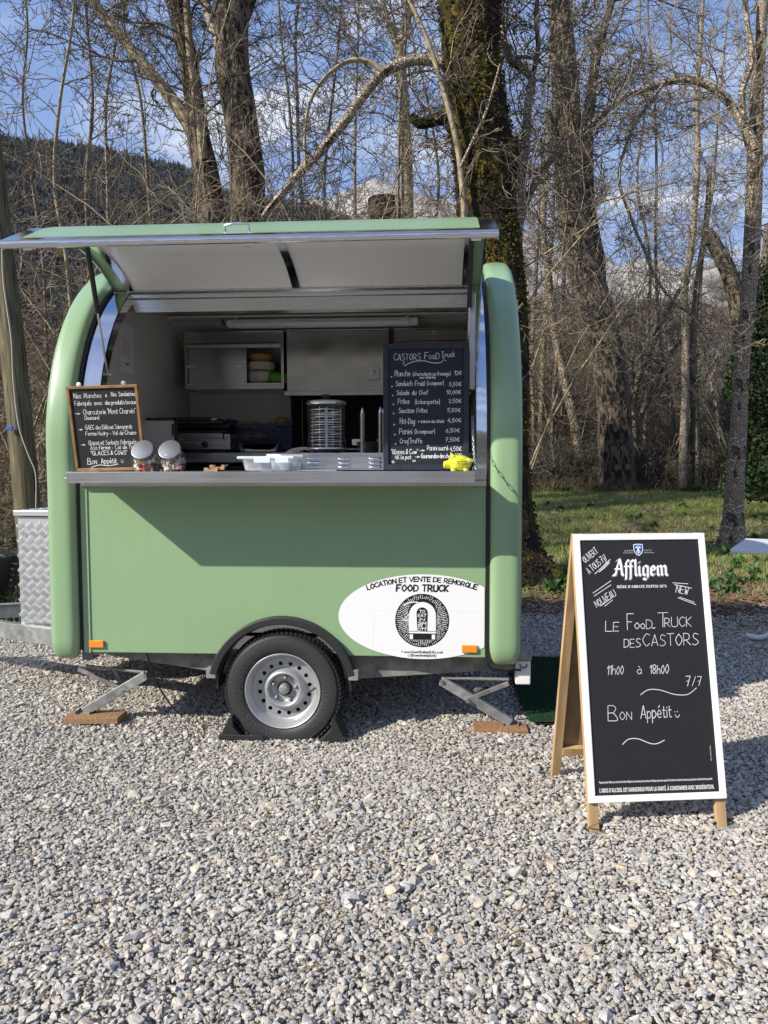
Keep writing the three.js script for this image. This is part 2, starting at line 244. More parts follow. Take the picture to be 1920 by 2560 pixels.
T.pavementSign = canvasTex(860, 1640, (x, w, h) => {      // the writing on the tall board; 1 px is about 0.6 mm
  chalkGround(x, w, h, '#1d1e20', 5); x.fillStyle = x.strokeStyle = '#e4e4e0';
  const W = { slant: 0.1 };
  hand(x, 'OUVERT', 34, 152, 44, { rot: -0.63, w: 3.9, sx: 0.48 }); hand(x, 'À TOUS 7j7', 58, 226, 42, { rot: -0.63, w: 3.9, sx: 0.5 });
  dash(x, 5, [98, 224, 212, 130], [128, 212, 202, 146]); wave(x, [[128, 212], [170, 184], [208, 150]], 4);
  // shield, year, brand lettering
  x.save(); x.translate(418, 66); x.fillStyle = '#e8ecf4'; x.beginPath(); x.moveTo(-34, -36); x.quadraticCurveTo(0, -44, 34, -36); x.lineTo(34, 2); x.quadraticCurveTo(30, 28, 0, 42); x.quadraticCurveTo(-30, 28, -34, 2); x.closePath(); x.fill();
  x.fillStyle = '#234a98'; x.beginPath(); x.moveTo(-29, -31); x.quadraticCurveTo(0, -38, 29, -31); x.lineTo(29, 1); x.quadraticCurveTo(25, 24, 0, 36); x.quadraticCurveTo(-25, 24, -29, 1); x.closePath(); x.fill();
  x.strokeStyle = '#f2f4fa'; dash(x, 5, [-14, -20, 14, 16], [14, -20, -14, 16], [0, -26, 0, 26]); dash(x, 4, [-18, -12, -8, -24], [18, -12, 8, -24], [-7, 20, 7, 20]); x.restore();
  x.fillStyle = '#d8d8d8'; textAt(x, 'A N N O', 348, 78, '17px serif'); textAt(x, '1 0 7 4', 486, 78, '17px serif'); x.fillRect(306, 86, 74, 2); x.fillRect(456, 86, 74, 2);
  x.fillStyle = x.strokeStyle = '#8d8f93'; blackletter(x, 236, 246, 6.35); x.fillStyle = x.strokeStyle = '#fafafa'; blackletter(x, 230, 240, 6.35);
  x.fillStyle = '#f1f1ef'; textAt(x, "BIÈRE D'ABBAYE DEPUIS 1074", 424, 322, 'bold 25px serif', 356);
  x.strokeStyle = '#dededa';
  hand(x, 'NOUVEAU', 96, 448, 46, { rot: -0.5, w: 4, sx: 0.53 }); dash(x, 4.5, [76, 352, 208, 272], [82, 372, 206, 300], [124, 438, 214, 380], [152, 440, 210, 400]);
  hand(x, 'NEW', 664, 356, 50, { rot: 0.2, w: 4, sx: 0.62 }); dash(x, 4.5, [648, 292, 756, 300], [660, 304, 780, 330], [676, 392, 800, 440], [690, 388, 790, 424]);
  hand(x, 'L', 146, 604, 66, { w: 4.2 }); hand(x, 'E', 200, 604, 56, { w: 4 }); hand(x, 'F', 300, 596, 104, { w: 4.2, sx: 0.62 }); hand(x, 'ooD', 352, 592, 62, { w: 4, sx: 0.9, gap: 1.4 }); dash(x, 6, [480, 590, 496, 588]); hand(x, 'T', 516, 584, 88, { w: 4.2 }); hand(x, 'RUCK', 566, 584, 62, { w: 4, sx: 0.82 });
  hand(x, 'DES', 268, 712, 52, { w: 4, sx: 0.82 }); hand(x, 'CASTORS', 402, 706, 76, { w: 4.2, sx: 0.77, jit: 0.4 });
  hand(x, '11h00', 136, 886, 56, { w: 4, sx: 0.62, slant: 0.25 }); hand(x, 'à', 348, 884, 50, { w: 4 }); hand(x, '18h00', 436, 886, 56, { w: 4, sx: 0.66, slant: 0.2 }); hand(x, '7/7', 684, 970, 60, { w: 4, sx: 0.85 });
  wave(x, [[362, 1018], [420, 988], [500, 992], [600, 1022], [690, 1024], [756, 984]], 5);
  hand(x, 'B', 124, 1178, 94, { w: 4.2, sx: 0.95 }); hand(x, 'ON', 206, 1174, 50, { w: 4, sx: 0.9 }); hand(x, 'Appétit', 352, 1168, 76, { w: 4.5, sx: 0.56 }); hand(x, '^', 590, 1178, 54, { w: 4 });
  wave(x, [[214, 1328], [256, 1298], [320, 1296], [400, 1326], [450, 1330], [504, 1310]], 5.5);
  x.fillStyle = '#efefed'; textAt(x, "*Depuis près de 1000 ans, la recette de la bière Affligem est transmise par les moines de l'abbaye qui encore aujourd'hui initient nos maîtres brasseurs pour garantir une bière de haute qualité.", 426, 1566, 'bold 17px sans-serif', 782);
  textAt(x, "L'ABUS D'ALCOOL EST DANGEREUX POUR LA SANTÉ. À CONSOMMER AVEC MODÉRATION.", 430, 1622, 'bold 36px sans-serif', 790);
  x.save(); x.translate(822, 1400); x.rotate(-Math.PI / 2); textAt(x, 'RCS NANTERRE', 0, 0, '9px sans-serif', 96); x.restore();
});
T.menu = canvasTex(760, 1160, (x, w, h) => {
  chalkGround(x, w, h, '#0d1320', 9); x.strokeStyle = x.fillStyle = '#e6e7e6';
  handIn(x, 'CASTORS', 56, 336, 110, 66, { w: 4.4 }); handIn(x, 'FooD', 366, 518, 100, 62, { w: 4.6 }); handIn(x, 'Truck', 530, 672, 82, 50, { w: 4.6 });
  wave(x, [[178, 156], [260, 124], [360, 118], [450, 140], [520, 138], [548, 120]], 6); dash(x, 6, [150, 126, 164, 134], [150, 148, 160, 150], [168, 168, 174, 160], [560, 96, 552, 104], [566, 114, 578, 120], [552, 82, 548, 92]);
  const rows = [['Planche', 68, 224, 268, '12€', 660, 744, 260, 56, 20], ['Sandwich  Froid', 76, 370, 366, '5,50€', 612, 740, 372, 50, 24], ['Salade  du  Chef', 86, 408, 456, '10,00€', 582, 738, 452, 46, 32], ['Frites', 100, 220, 544, '3,50€', 606, 740, 540, 50, 38], ['Saucisse  Frites', 106, 400, 636, '5,50€', 594, 736, 632, 48, 40], ['Hot-Dog', 118, 270, 748, '4,50€', 596, 740, 734, 56, 46], ['Panini', 112, 244, 850, '6,50€', 580, 726, 836, 54, 52], ['Croq\'Truffe', 118, 344, 944, '7,50€', 574, 722, 928, 50, 60]];
  for (const [s, a, b, y, p, c, d, py, size, dot] of rows) { handIn(x, s, a, b, y, size, { w: 4.8 }); handIn(x, p, c, d, py, 38, { w: 4.8 }); x.beginPath(); x.arc(dot + 14, y + 6, 7, 0, 7); x.fill(); }
  handIn(x, '(charcuterie ou fromage)', 248, 628, 266, 38, { w: 4.4 }); handIn(x, 'ou miste', 318, 478, 294, 24, { w: 4.8 }); handIn(x, '(à composer)', 388, 558, 360, 40, { w: 4.4 }); handIn(x, '(la barquette)', 270, 520, 548, 42, { w: 4.6 }); handIn(x, '+ sauce au choix', 298, 566, 738, 34, { w: 4.4 }); handIn(x, '(à composer)', 266, 470, 846, 42, { w: 4.6 });
  handIn(x, '"Glaces & Cow"', 30, 300, 1052, 46, { w: 4.4 }); handIn(x, '>', 316, 376, 1030, 42, { w: 4.6 }); handIn(x, 'Panini sucré', 392, 604, 1016, 46, { w: 4.4 }); handIn(x, '4,50€', 618, 744, 1022, 42, { w: 4.4 });
  handIn(x, '4€ le pot', 66, 236, 1104, 42, { w: 4.4 }); handIn(x, '>', 270, 326, 1094, 42, { w: 4.6 }); handIn(x, 'Gourmandise des chefs 3,50€', 330, 744, 1094, 44, { w: 4.8 });
  dash(x, 7, [36, 1128, 54, 1122], [42, 1142, 62, 1136], [246, 1118, 258, 1132], [262, 1112, 274, 1126]);
});
T.slate = canvasTex(620, 740, (x, w, h) => {
  chalkGround(x, w, h, '#14161b', 13); x.strokeStyle = x.fillStyle = '#e4e4e2';
  handIn(x, 'Nos  Planches', 36, 300, 84, 44, { w: 3.8 }); handIn(x, '&', 332, 352, 78, 22, { w: 3.8 }); handIn(x, 'Nos  Sandwiches', 388, 612, 76, 38, { w: 3.8 });
  handIn(x, 'Fabriqués  avec', 36, 300, 150, 40, { w: 3.8 }); handIn(x, 'des produits locaux', 322, 614, 150, 38, { w: 4 });
  handIn(x, '>', 30, 84, 238, 36, { w: 4 }); handIn(x, 'Charcuterie "Mont Charvin"', 106, 598, 236, 46, { w: 3.8 }); handIn(x, 'Doussard', 116, 252, 284, 36, { w: 3.8 });
  handIn(x, '>', 42, 88, 386, 36, { w: 4 }); handIn(x, 'GAEC des Délices Savoyards', 108, 548, 376, 40, { w: 3.8 }); handIn(x, 'Ferme Hudry - Val de Chaise', 106, 590, 432, 38, { w: 3.8 });
  handIn(x, '>', 50, 100, 528, 36, { w: 4 }); handIn(x, 'Glaces et Sorbets fabriqués', 122, 582, 522, 44, { w: 3.8 }); handIn(x, 'à la ferme - Col de Tamié', 136, 600, 566, 38, { w: 4 }); handIn(x, '"GLACES & COWS"', 134, 480, 618, 38, { w: 4.4 });
  hand(x, 'B', 92, 704, 58, { w: 5, sx: 0.8 }); handIn(x, 'ON', 134, 184, 702, 34, { w: 4 }); handIn(x, 'Appétit', 222, 380, 698, 50, { w: 4.4 }); hand(x, '^', 412, 700, 36, { w: 4.4 });
  wave(x, [[122, 734], [200, 712], [290, 720], [380, 708]], 6);
});
T.sticker = canvasTex(1326, 664, (x, w, h) => {           // the oval advert on the panel: 0.80 m by 0.44 m
  x.fillStyle = '#f4f4f6'; x.fillRect(0, 0, w, h); x.translate(-10, 0); const r = rngOf(31);
  for (let i = 0; i < 46; i++) { x.fillStyle = 'rgba(120,118,112,' + 0.035 * r() + ')'; const a = 260 + r() * 820; x.fillRect(a, 20 + r() * 340, 1 + r() * 3, 60 + r() * 240); }
  x.strokeStyle = 'rgba(150,150,150,0.35)'; x.lineWidth = 1.5; x.strokeRect(284, 288, 836, 306);
  x.fillStyle = x.strokeStyle = '#17171a';
  const arc = (text, cx, cy, rx, ry, a0, a1, size, wd) => { const ws = [...text].map((ch) => (strokesOf(ch)?.w ?? 2.4) + 2.6), sum = ws.reduce((p, q) => p + q, 0); let run = 0; [...text].forEach((ch, i) => { const a = lerp(a0, a1, run / sum); run += ws[i]; hand(x, ch, cx + Math.sin(a) * rx, cy - Math.cos(a) * ry, size, { rot: Math.atan2(Math.sin(a) * ry, Math.cos(a) * rx), w: wd, slant: 0.05, jit: 0.3 }); }); };
  arc('LOCATiON ET VENTE DE REMORQUE', 674, 619, 900, 563, -0.503, 0.475, 35, 9);
  handIn(x, 'FOOD', 465, 640, 132, 47, { w: 12.5, gap: 2.8, jit: 0.3 }); handIn(x, 'TRUCK', 664, 874, 132, 48, { w: 12.5, gap: 2.8, jit: 0.3 });
  const cx = 664, cy = 362, R = 210;
  x.beginPath(); x.arc(cx, cy, R, 0, 7); x.fill(); x.strokeStyle = '#f4f4f6'; x.lineCap = 'round';
  for (let i = 0; i < 76; i++) { const a = (i / 76) * 6.2832; let d = 76 + r() * 30; while (d < R - 14) { const e = Math.min(R - 10, d + 8 + r() * 44); x.lineWidth = 4.6; x.beginPath(); x.moveTo(cx + Math.cos(a) * d, cy + Math.sin(a) * d); x.lineTo(cx + Math.cos(a) * e, cy + Math.sin(a) * e); x.stroke(); d = e + 7 + r() * 8; } }
  x.fillStyle = '#17171a'; x.beginPath(); x.arc(cx + 4, cy - 58, 112, 0, 7); x.fill(); x.fillRect(cx - 104, cy - 60, 216, 210);
  x.fillStyle = '#f4f4f6'; x.beginPath(); x.moveTo(cx - 104, cy + 88); x.lineTo(cx - 104, cy - 56); x.arc(cx + 2, cy - 42, 104, Math.PI, 0); x.lineTo(cx + 106, cy + 88); x.closePath(); x.fill();
  x.strokeStyle = '#17171a'; x.lineWidth = 4; x.strokeRect(cx - 108, cy + 84, 218, 18); x.fillRect(cx - 106, cy + 86, 214, 14); x.fillRect(cx - 98, cy + 108, 26, 38); x.fillRect(cx + 74, cy + 108, 26, 38);
  x.strokeStyle = '#f4f4f6'; x.lineWidth = 9; x.beginPath(); x.moveTo(cx - 34, cy - 144); x.quadraticCurveTo(cx - 110, cy - 150, cx - 142, cy - 118); x.stroke(); dash(x, 6, [cx - 152, cy - 4, cx - 104, cy - 2], [cx - 140, cy - 8, cx - 100, cy - 54]);
  x.fillStyle = '#17171a'; x.beginPath(); x.moveTo(cx - 38, cy + 84); x.lineTo(cx - 44, cy - 60); x.arc(cx, cy - 60, 44, Math.PI, 0); x.lineTo(cx + 40, cy + 84); x.closePath(); x.fill(); x.strokeStyle = '#f4f4f6';
  [['TO', -58], ['EAT', -28], ['iN', 4], ['SiM', 34], ['PLi', 60], ['CiTY', 84]].forEach(([s, dy]) => { const half = Math.min(36, s.length * 11); handIn(x, s, cx - half, cx + half + 3, cy + dy - 2, 22, { w: 5, jit: 0.3 }); });
  x.strokeStyle = '#17171a'; handIn(x, 'www.toeatinsimplicity.com', 524, 826, 618, 20, { w: 4, jit: 0.3 }); handIn(x, '@toeatinsimplicity', 576, 780, 644, 18, { w: 4, jit: 0.3 }); x.lineWidth = 3; x.beginPath(); x.arc(508, 608, 6, 0, 7); x.moveTo(566, 638); x.arc(559, 638, 7, 0, 7); x.stroke();
});
T.notice = canvasTex(210, 310, (x, w, h) => { x.fillStyle = '#f0f0f2'; x.fillRect(0, 0, w, h); x.fillStyle = '#55565c'; textAt(x, 'ATTESTATION', 105, 50, '12px sans-serif'); const r = rngOf(3); for (let i = 0; i < 9; i++) { x.fillStyle = i < 4 ? 'rgba(215,150,130,0.8)' : 'rgba(150,150,160,0.7)'; x.fillRect(20, 96 + i * 13, 120 + r() * 50, 5); } x.strokeStyle = '#999'; x.strokeRect(16, 88, 178, 124); x.fillStyle = '#777'; x.fillRect(30, 248, 50, 4); x.fillRect(84, 244, 44, 16); });
// ------------------------------------------------------------------ the ground
const slope = (z) => { const d = -z - 4.3; return d <= 0 ? 0 : d < 13 ? 0.055 * d * smooth(-1.5, 3, d) : 0.715 + 0.01 * Math.min(d - 13, 30); };
const dip = (x, z) => 0.04 * smooth(0.66, 0.38, Math.abs(x + 0.79)) * smooth(0.62, 0.14, z) * smooth(-0.7, -0.25, z);   // the tyre and its chocks have settled into the gravel
const groundY = (x, z) => slope(z) + (z < -3 ? 0.05 * (fbm(x * 0.7, z * 0.7, 91, 3) - 0.5) * smooth(-3, -6, z) : 0);
{
  const axis = (lo, hi, n, far) => { const a = []; for (const f of far) a.push(-f); for (let i = 0; i <= n; i++) a.push(lerp(lo, hi, i / n)); for (const f of [...far].reverse()) a.push(f); return a; };
  const xs = axis(-14, 16, 150, [6000, 2500, 900, 300, 120, 50, 25]), zs = axis(-32, 10, 210, [6000, 2500, 900, 300, 140, 80, 50]);
  const rows = xs.map((x) => zs.map((z) => [x, groundY(x, z) - 0.012 - 1.35 * dip(x, z), z]));
  const g = strip(rows, (i, j, p) => [p[0], p[2]]), col = [], P = g.attributes.position;
  for (let i = 0; i < P.count; i++) {
    const x = P.getX(i), z = P.getZ(i), n = fbm(x * 0.8, z * 0.8, 7, 3), grit = smooth(-3.6, -2.9, z + (n - 0.5) * 0.8);
    const grass = smooth(-4.0, -4.6, z + (n - 0.5) * 1.4) * smooth(0.25, 0.5, fbm(x * 1.7, z * 1.7, 19, 3)), wood = smooth(-16, -18, z);
    let c = [lerp(0.1, 0.34, grit), lerp(0.072, 0.32, grit), lerp(0.052, 0.285, grit)];
    c = [lerp(c[0], 0.09, grass), lerp(c[1], 0.105, grass), lerp(c[2], 0.035, grass)]; c = [lerp(c[0], 0.06, wood), lerp(c[1], 0.045, wood), lerp(c[2], 0.03, wood)];
    col.push(...c);
  }
  g.setAttribute('color', new THREE.Float32BufferAttribute(col, 3));
  single('ground', g, std('soil and grit', [1, 1, 1], 0.95, { vertexColors: true, map: T.speck, bumpMap: T.grain, bumpScale: 0.012 }), 'ground of grit, brown soil and grass under and behind the trailer', 'ground', undefined, 'structure');
}
const EDGE = [];                                          // the front of the picture's gravel, wide enough for a step to either side
const dummy = new THREE.Object3D();
function scatter(name, parent, geos, mat, list) {         // list: [geo index, x, y, z, rx, ry, rz, sx, sy, sz, r, g, b]
  geos.forEach((g, k) => {
    const mine = list.filter((l) => l[0] === k); if (!mine.length) return;
    const m = new THREE.InstancedMesh(g, mat, mine.length); m.name = name; m.castShadow = m.receiveShadow = true; const c = new THREE.Color();
    mine.forEach((l, i) => { dummy.position.set(l[1], l[2], l[3]); dummy.rotation.set(l[4], l[5], l[6]); dummy.scale.set(l[7], l[8], l[9]); dummy.updateMatrix(); m.setMatrixAt(i, dummy.matrix); m.setColorAt(i, c.setRGB(l[10], l[11], l[12])); });
    parent.add(m);
  });
}
{
  const r = rngOf(101), stones = [];
  for (let k = 0; k < 12; k++) {
    const pts = []; for (let i = 0; i < 9 + (k % 4) * 2; i++) { const a = V(r() - 0.5, r() - 0.5, r() - 0.5).normalize().multiplyScalar(0.42 + 0.14 * r()); pts.push(V(a.x, a.y * 0.58, a.z * 0.78)); }
    const g = boxUV(new ConvexGeometry(pts)); const uv = g.attributes.uv; for (let i = 0; i < uv.count; i++) uv.setXY(i, uv.getX(i) * 0.4 + k * 0.17, uv.getY(i) * 0.4); stones.push(prep(g));
  }
  const FEET = [[0.622, 1.02], [1.135, 0.948], [0.515, 0.46], [1.02, 0.39]], list = [], stone = (x, z, s, y) => {
    const t = r(), patch = fbm(x * 1.1, z * 1.1, 55, 3); let v = lerp(0.54, 0.75, r()) * (0.9 + 0.25 * patch), w = 0.045 + 0.06 * r(), c;
    if (t < 0.1) { v *= 0.74; c = [v * 1.0, v * 1.0, v * 0.99]; } else if (t < 0.24) c = [v * 1.05, v * 0.9, v * 0.72]; else if (t < 0.3) c = [v * 1.02, v * 0.93, v * 0.9]; else c = [v * (1 + w), v, v * (1 - w * 1.6)];
    const flat = 0.75 + 0.35 * r(); y -= dip(x, z); for (const [fx, fz] of FEET) { const q = Math.hypot(x - fx, z - fz); if (q < 0.055) y -= 0.03 * smooth(0.055, 0.03, q); }
    list.push([Math.floor(r() * 12), x, y, z, (r() - 0.5) * 0.75, r() * 6.28, (r() - 0.5) * 0.75, s * (0.85 + 0.5 * r()), s * flat, s * (0.8 + 0.35 * r()), ...c]);
  };
  const inView = (x, z) => { const d = CAM.z - z; return x > -0.62 * d - 0.55 && x < 0.5 * d + 0.75; };
  const size = () => { const q = r(); return q < 0.55 ? 0.013 + 0.009 * r() : q < 0.955 ? 0.0215 + 0.009 * r() : q < 0.992 ? 0.032 + 0.011 * r() : 0.044 + 0.015 * r(); };
  for (let z = 2.75; z > -4.1;) {
    const cell = z > 0.6 ? 0.0146 : z > -1 ? 0.0162 : 0.0205, edge = smooth(-4.0, -2.9, z), d = CAM.z - z;
    for (let x = -0.62 * d - 0.6; x < 0.5 * d + 0.8; x += cell) {
      const keep = edge * (0.4 + 1.2 * fbm(x * 1.5, z * 1.5, 71, 2));
      if (edge < 1 && r() > keep) continue;
      const s = size() * (z < -1 ? 1.12 : 1);
      stone(x + (r() - 0.5) * cell * 1.3, z + (r() - 0.5) * cell * 1.3, s, s * (0.04 + 0.24 * r()) + 0.012 * (fbm(x * 2.2, z * 2.2, 77, 3) - 0.35));
    }
    z -= cell;
  }
  for (let i = 0; i < 62000; i++) { const z = lerp(2.7, -2.6, Math.pow(r(), 0.8)), d = CAM.z - z, x = lerp(-0.6 * d - 0.2, 0.48 * d + 0.3, r()), s = 0.007 + 0.008 * r(); stone(x, z, s, 0.002 + 0.010 * r()); }   // chippings between the stones
  const G = new THREE.Group(); G.name = 'gravel'; tag(G, 'pale grey crushed stone gravel covering the whole forecourt', 'gravel', undefined, 'stuff'); scene.add(G);
  scatter('stones', G, stones, std('crushed limestone', [1, 1, 1], 0.9, { map: T.speck, bumpMap: T.grain, bumpScale: 0.002 }), list);
  console.log('stones', list.length);
}
// ------------------------------------------------------------------ the trailer: x along its serving side, z = 0 the plane of the green panel
const XL = -1.873, XR = 0.268, YB = 0.41, RC = 1.1, ZC = -1.1, YC = 1.5, S1 = YC - YB, S2 = Math.PI * RC;
function prof(s, off = 0) {                              // the outline in z, y: up the serving side, over the round roof, down the back
  if (s < S1) return { z: off, y: YB + s, nz: 1, ny: 0 };
  if (s < S1 + S2) { const a = (s - S1) / RC; return { z: ZC + (RC + off) * Math.cos(a), y: YC + (RC + off) * Math.sin(a), nz: Math.cos(a), ny: Math.sin(a) }; }
  return { z: ZC * 2 - off, y: YC - (s - S1 - S2), nz: -1, ny: 0 };
}
const SEND = S1 * 2 + S2, sOf = (deg) => S1 + deg * Math.PI / 180 * RC;
const HINGE = { z: -0.515, y: 2.40, s: sOf(57) }, LIFT = 63.3 * Math.PI / 180;
const lift = (z, y) => { const dz = z - HINGE.z, dy = y - HINGE.y, c = Math.cos(LIFT), s = Math.sin(LIFT); return [HINGE.y + dy * c + dz * s, HINGE.z + dz * c - dy * s].reverse(); };
function shell(x0, x1, s0, s1, o0, o1, open = false, n = 48) {   // a slab that follows the outline between two offsets; open: swung up with the hatch
  const q = (s, o) => { const p = prof(s, o); return open ? lift(p.z, p.y) : [p.z, p.y]; }, gs = [], at = (i) => lerp(s0, s1, i / n);
  const side = (f) => { const rows = []; for (let i = 0; i <= n; i++) rows.push(f(at(i))); return strip(rows, (i, j, p) => [p[0], at(i)]); };
  for (const o of [o0, o1]) gs.push(side((s) => { const [z, y] = q(s, o); return [[x0, y, z], [x1, y, z]]; }));
  for (const x of [x0, x1]) gs.push(side((s) => { const a = q(s, o0), b = q(s, o1); return [[x, a[1], a[0]], [x, b[1], b[0]]]; }));
  for (const s of [s0, s1]) { const a = q(s, o0), b = q(s, o1); gs.push(strip([[[x0, a[1], a[0]], [x1, a[1], a[0]]], [[x0, b[1], b[0]], [x1, b[1], b[0]]]])); }
  return join(gs);
}
const trailer = thing('food_trailer', 'sage green round-roofed food trailer with its serving hatch raised, on the gravel', 'food trailer', [-0.8, 0, -1.1]);
const P = (n, g, m, l, parent = trailer) => part(n, g, m, parent, l);
const WX = -0.792, WY = 0.222;
// panel with the wheel cut-out, edge strips, seals
{
  const R = 0.38, a0 = Math.asin((YB - WY) / R), pts = [[XL + 0.02, YB], [XL + 0.02, 1.305], [XR - 0.004, 1.305], [XR - 0.004, YB]];
  for (let i = 0; i <= 40; i++) { const a = lerp(a0, Math.PI - a0, i / 40); pts.push([WX + R * Math.cos(a), WY + R * Math.sin(a)]); }
  P('side_panel', extrude(pts, 0.03, 0.003).translate(0, 0, -0.03), M.greenFlat);
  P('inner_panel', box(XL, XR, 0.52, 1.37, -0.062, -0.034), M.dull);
  for (const x of [XL - 0.001, XR + 0.006]) P('seal', shell(x - 0.008, x + 0.008, 0.02, SEND, -0.02, 0.012), M.seal);
  P('edge_strip', shell(XL + 0.008, XL + 0.045, 0.0, 0.89, -0.02, 0.006), M.green);
}
function rim(x0, x1) {
  const rows = [], cx = (x0 + x1) / 2, hw = (x1 - x0) / 2, N = 150, K = 26;
  for (let i = 0; i <= N; i++) {
    const e = i < 14 ? i / 14 : 1, s = i < 14 ? -0.035 + 0.11 * (1 - Math.cos(e * Math.PI / 2)) : lerp(0.075, SEND, (i - 14) / (N - 14)), k = i < 14 ? Math.sin(e * Math.PI / 2) : 1, row = [];
    for (let j = 0; j <= K; j++) {
      const a = (j / K) * Math.PI * 2, c = Math.cos(a), d = Math.sin(a), p = 0.62;
      const u = Math.sign(c) * Math.pow(Math.abs(c), p) * hw * lerp(0.45, 1, k), v = d > 0 ? Math.pow(d, p) * 0.062 : -Math.pow(-d, p) * 0.05, q = prof(Math.max(s, 0), v * k - 0.004);
      row.push([cx + u, q.y + Math.min(s, 0), q.z]);
    }
    rows.push(row);
  }
  return strip(rows, (i, j) => [j / K * 0.4, i / N * 5]);
}
P('end_rim', rim(-2.032, XL - 0.008), M.green); P('end_rim', rim(XR + 0.014, 0.442), M.green);
for (const [a, b] of [[-2.034, -2.012], [0.424, 0.448]]) {
  const pts = []; for (let i = 0; i <= 90; i++) { const q = prof(lerp(0.02, SEND - 0.02, i / 90), -0.02); pts.push([q.z, q.y]); }
  P('end_wall', extrude(pts, b - a, 0.002).rotateY(-Math.PI / 2).translate(b, 0, 0), M.greenFlat);
}
{                                                         // inside lining of both ends, back, roof, floor
  for (const [a, b] of [[-1.905, -1.888], [0.285, 0.3]]) { const pts = []; for (let i = 0; i <= 90; i++) { const q = prof(lerp(0.1, SEND - 0.1, i / 90), -0.06); pts.push([q.z, q.y]); } P('inner_wall', extrude(pts, b - a).rotateY(-Math.PI / 2).translate(b, 0, 0), M.white); }
  P('roof', shell(XL - 0.02, XR + 0.02, HINGE.s + 0.03, SEND, -0.025, 0), M.greenFlat);
  P('roof_lining', shell(-1.888, 0.285, HINGE.s + 0.09, sOf(158), -0.062, -0.045), M.white);
  P('back_lining', box(-1.888, 0.285, 0.5, 2.2, -2.02, -2.0), M.white);
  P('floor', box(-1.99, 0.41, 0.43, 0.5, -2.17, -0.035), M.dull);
  P('corner_post', extrude([[0, 0], [0.1, 0], [0, 0.2]], 1.0).rotateX(-Math.PI / 2).translate(-1.886, 1.45, -1.99), M.white);
}
// serving opening: jambs, lintel, rail, counter
for (const [a, b, c] of [[XL + 0.012, -1.765, -1.765], [0.215, XR - 0.002, 0.215]]) {
  P('jamb', join(shell(a, b, 0.94, HINGE.s - 0.015, -0.014, -0.006), shell(c - 0.002, c + 0.002, 0.94, HINGE.s - 0.015, -0.07, -0.012), shell(c - (c < -1 ? 0.012 : 0), c + (c < -1 ? 0 : 0.012), 0.94, HINGE.s - 0.02, -0.03, -0.003)), M.mirror);
}
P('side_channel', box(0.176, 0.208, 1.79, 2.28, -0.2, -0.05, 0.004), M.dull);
P('lintel', [box(-1.80, 0.215, 2.303, 2.372, -0.53, -0.515, 0.002), box(-1.80, 0.215, 2.298, 2.305, -0.60, -0.513)], M.steel);
P('hinge_bar', [box(XL + 0.01, XR, 2.374, 2.398, -0.535, -0.49, 0.004), rod([[XL + 0.01, 2.405, -0.495], [XR, 2.405, -0.495]], 0.009, 10, false)], M.steel);
{
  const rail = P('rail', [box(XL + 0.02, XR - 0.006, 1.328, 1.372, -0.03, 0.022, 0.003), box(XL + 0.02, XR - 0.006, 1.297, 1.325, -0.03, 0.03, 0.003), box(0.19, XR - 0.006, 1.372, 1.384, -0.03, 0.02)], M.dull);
  for (const x of [-1.835, -1.25, -0.62, -0.16, 0.25]) P('screw', cyl([x, 1.309, 0.029], [x, 1.309, 0.034], 0.006, 0.005, 10), M.steel, undefined, rail);
  const counter = P('counter', [box(-1.762, 0.186, 1.366, 1.374, -0.36, 0.358), box(-1.762, 0.186, 1.322, 1.376, 0.355, 0.361, 0.002), box(-1.764, -1.758, 1.324, 1.3755, 0.0, 0.36), box(0.182, 0.188, 1.324, 1.3755, 0.0, 0.36)], M.steel);
  P('bolt', [cyl([-1.785, 1.345, 0.33], [-1.758, 1.345, 0.33], 0.004, 0.004, 8)], M.steel, undefined, counter);
}
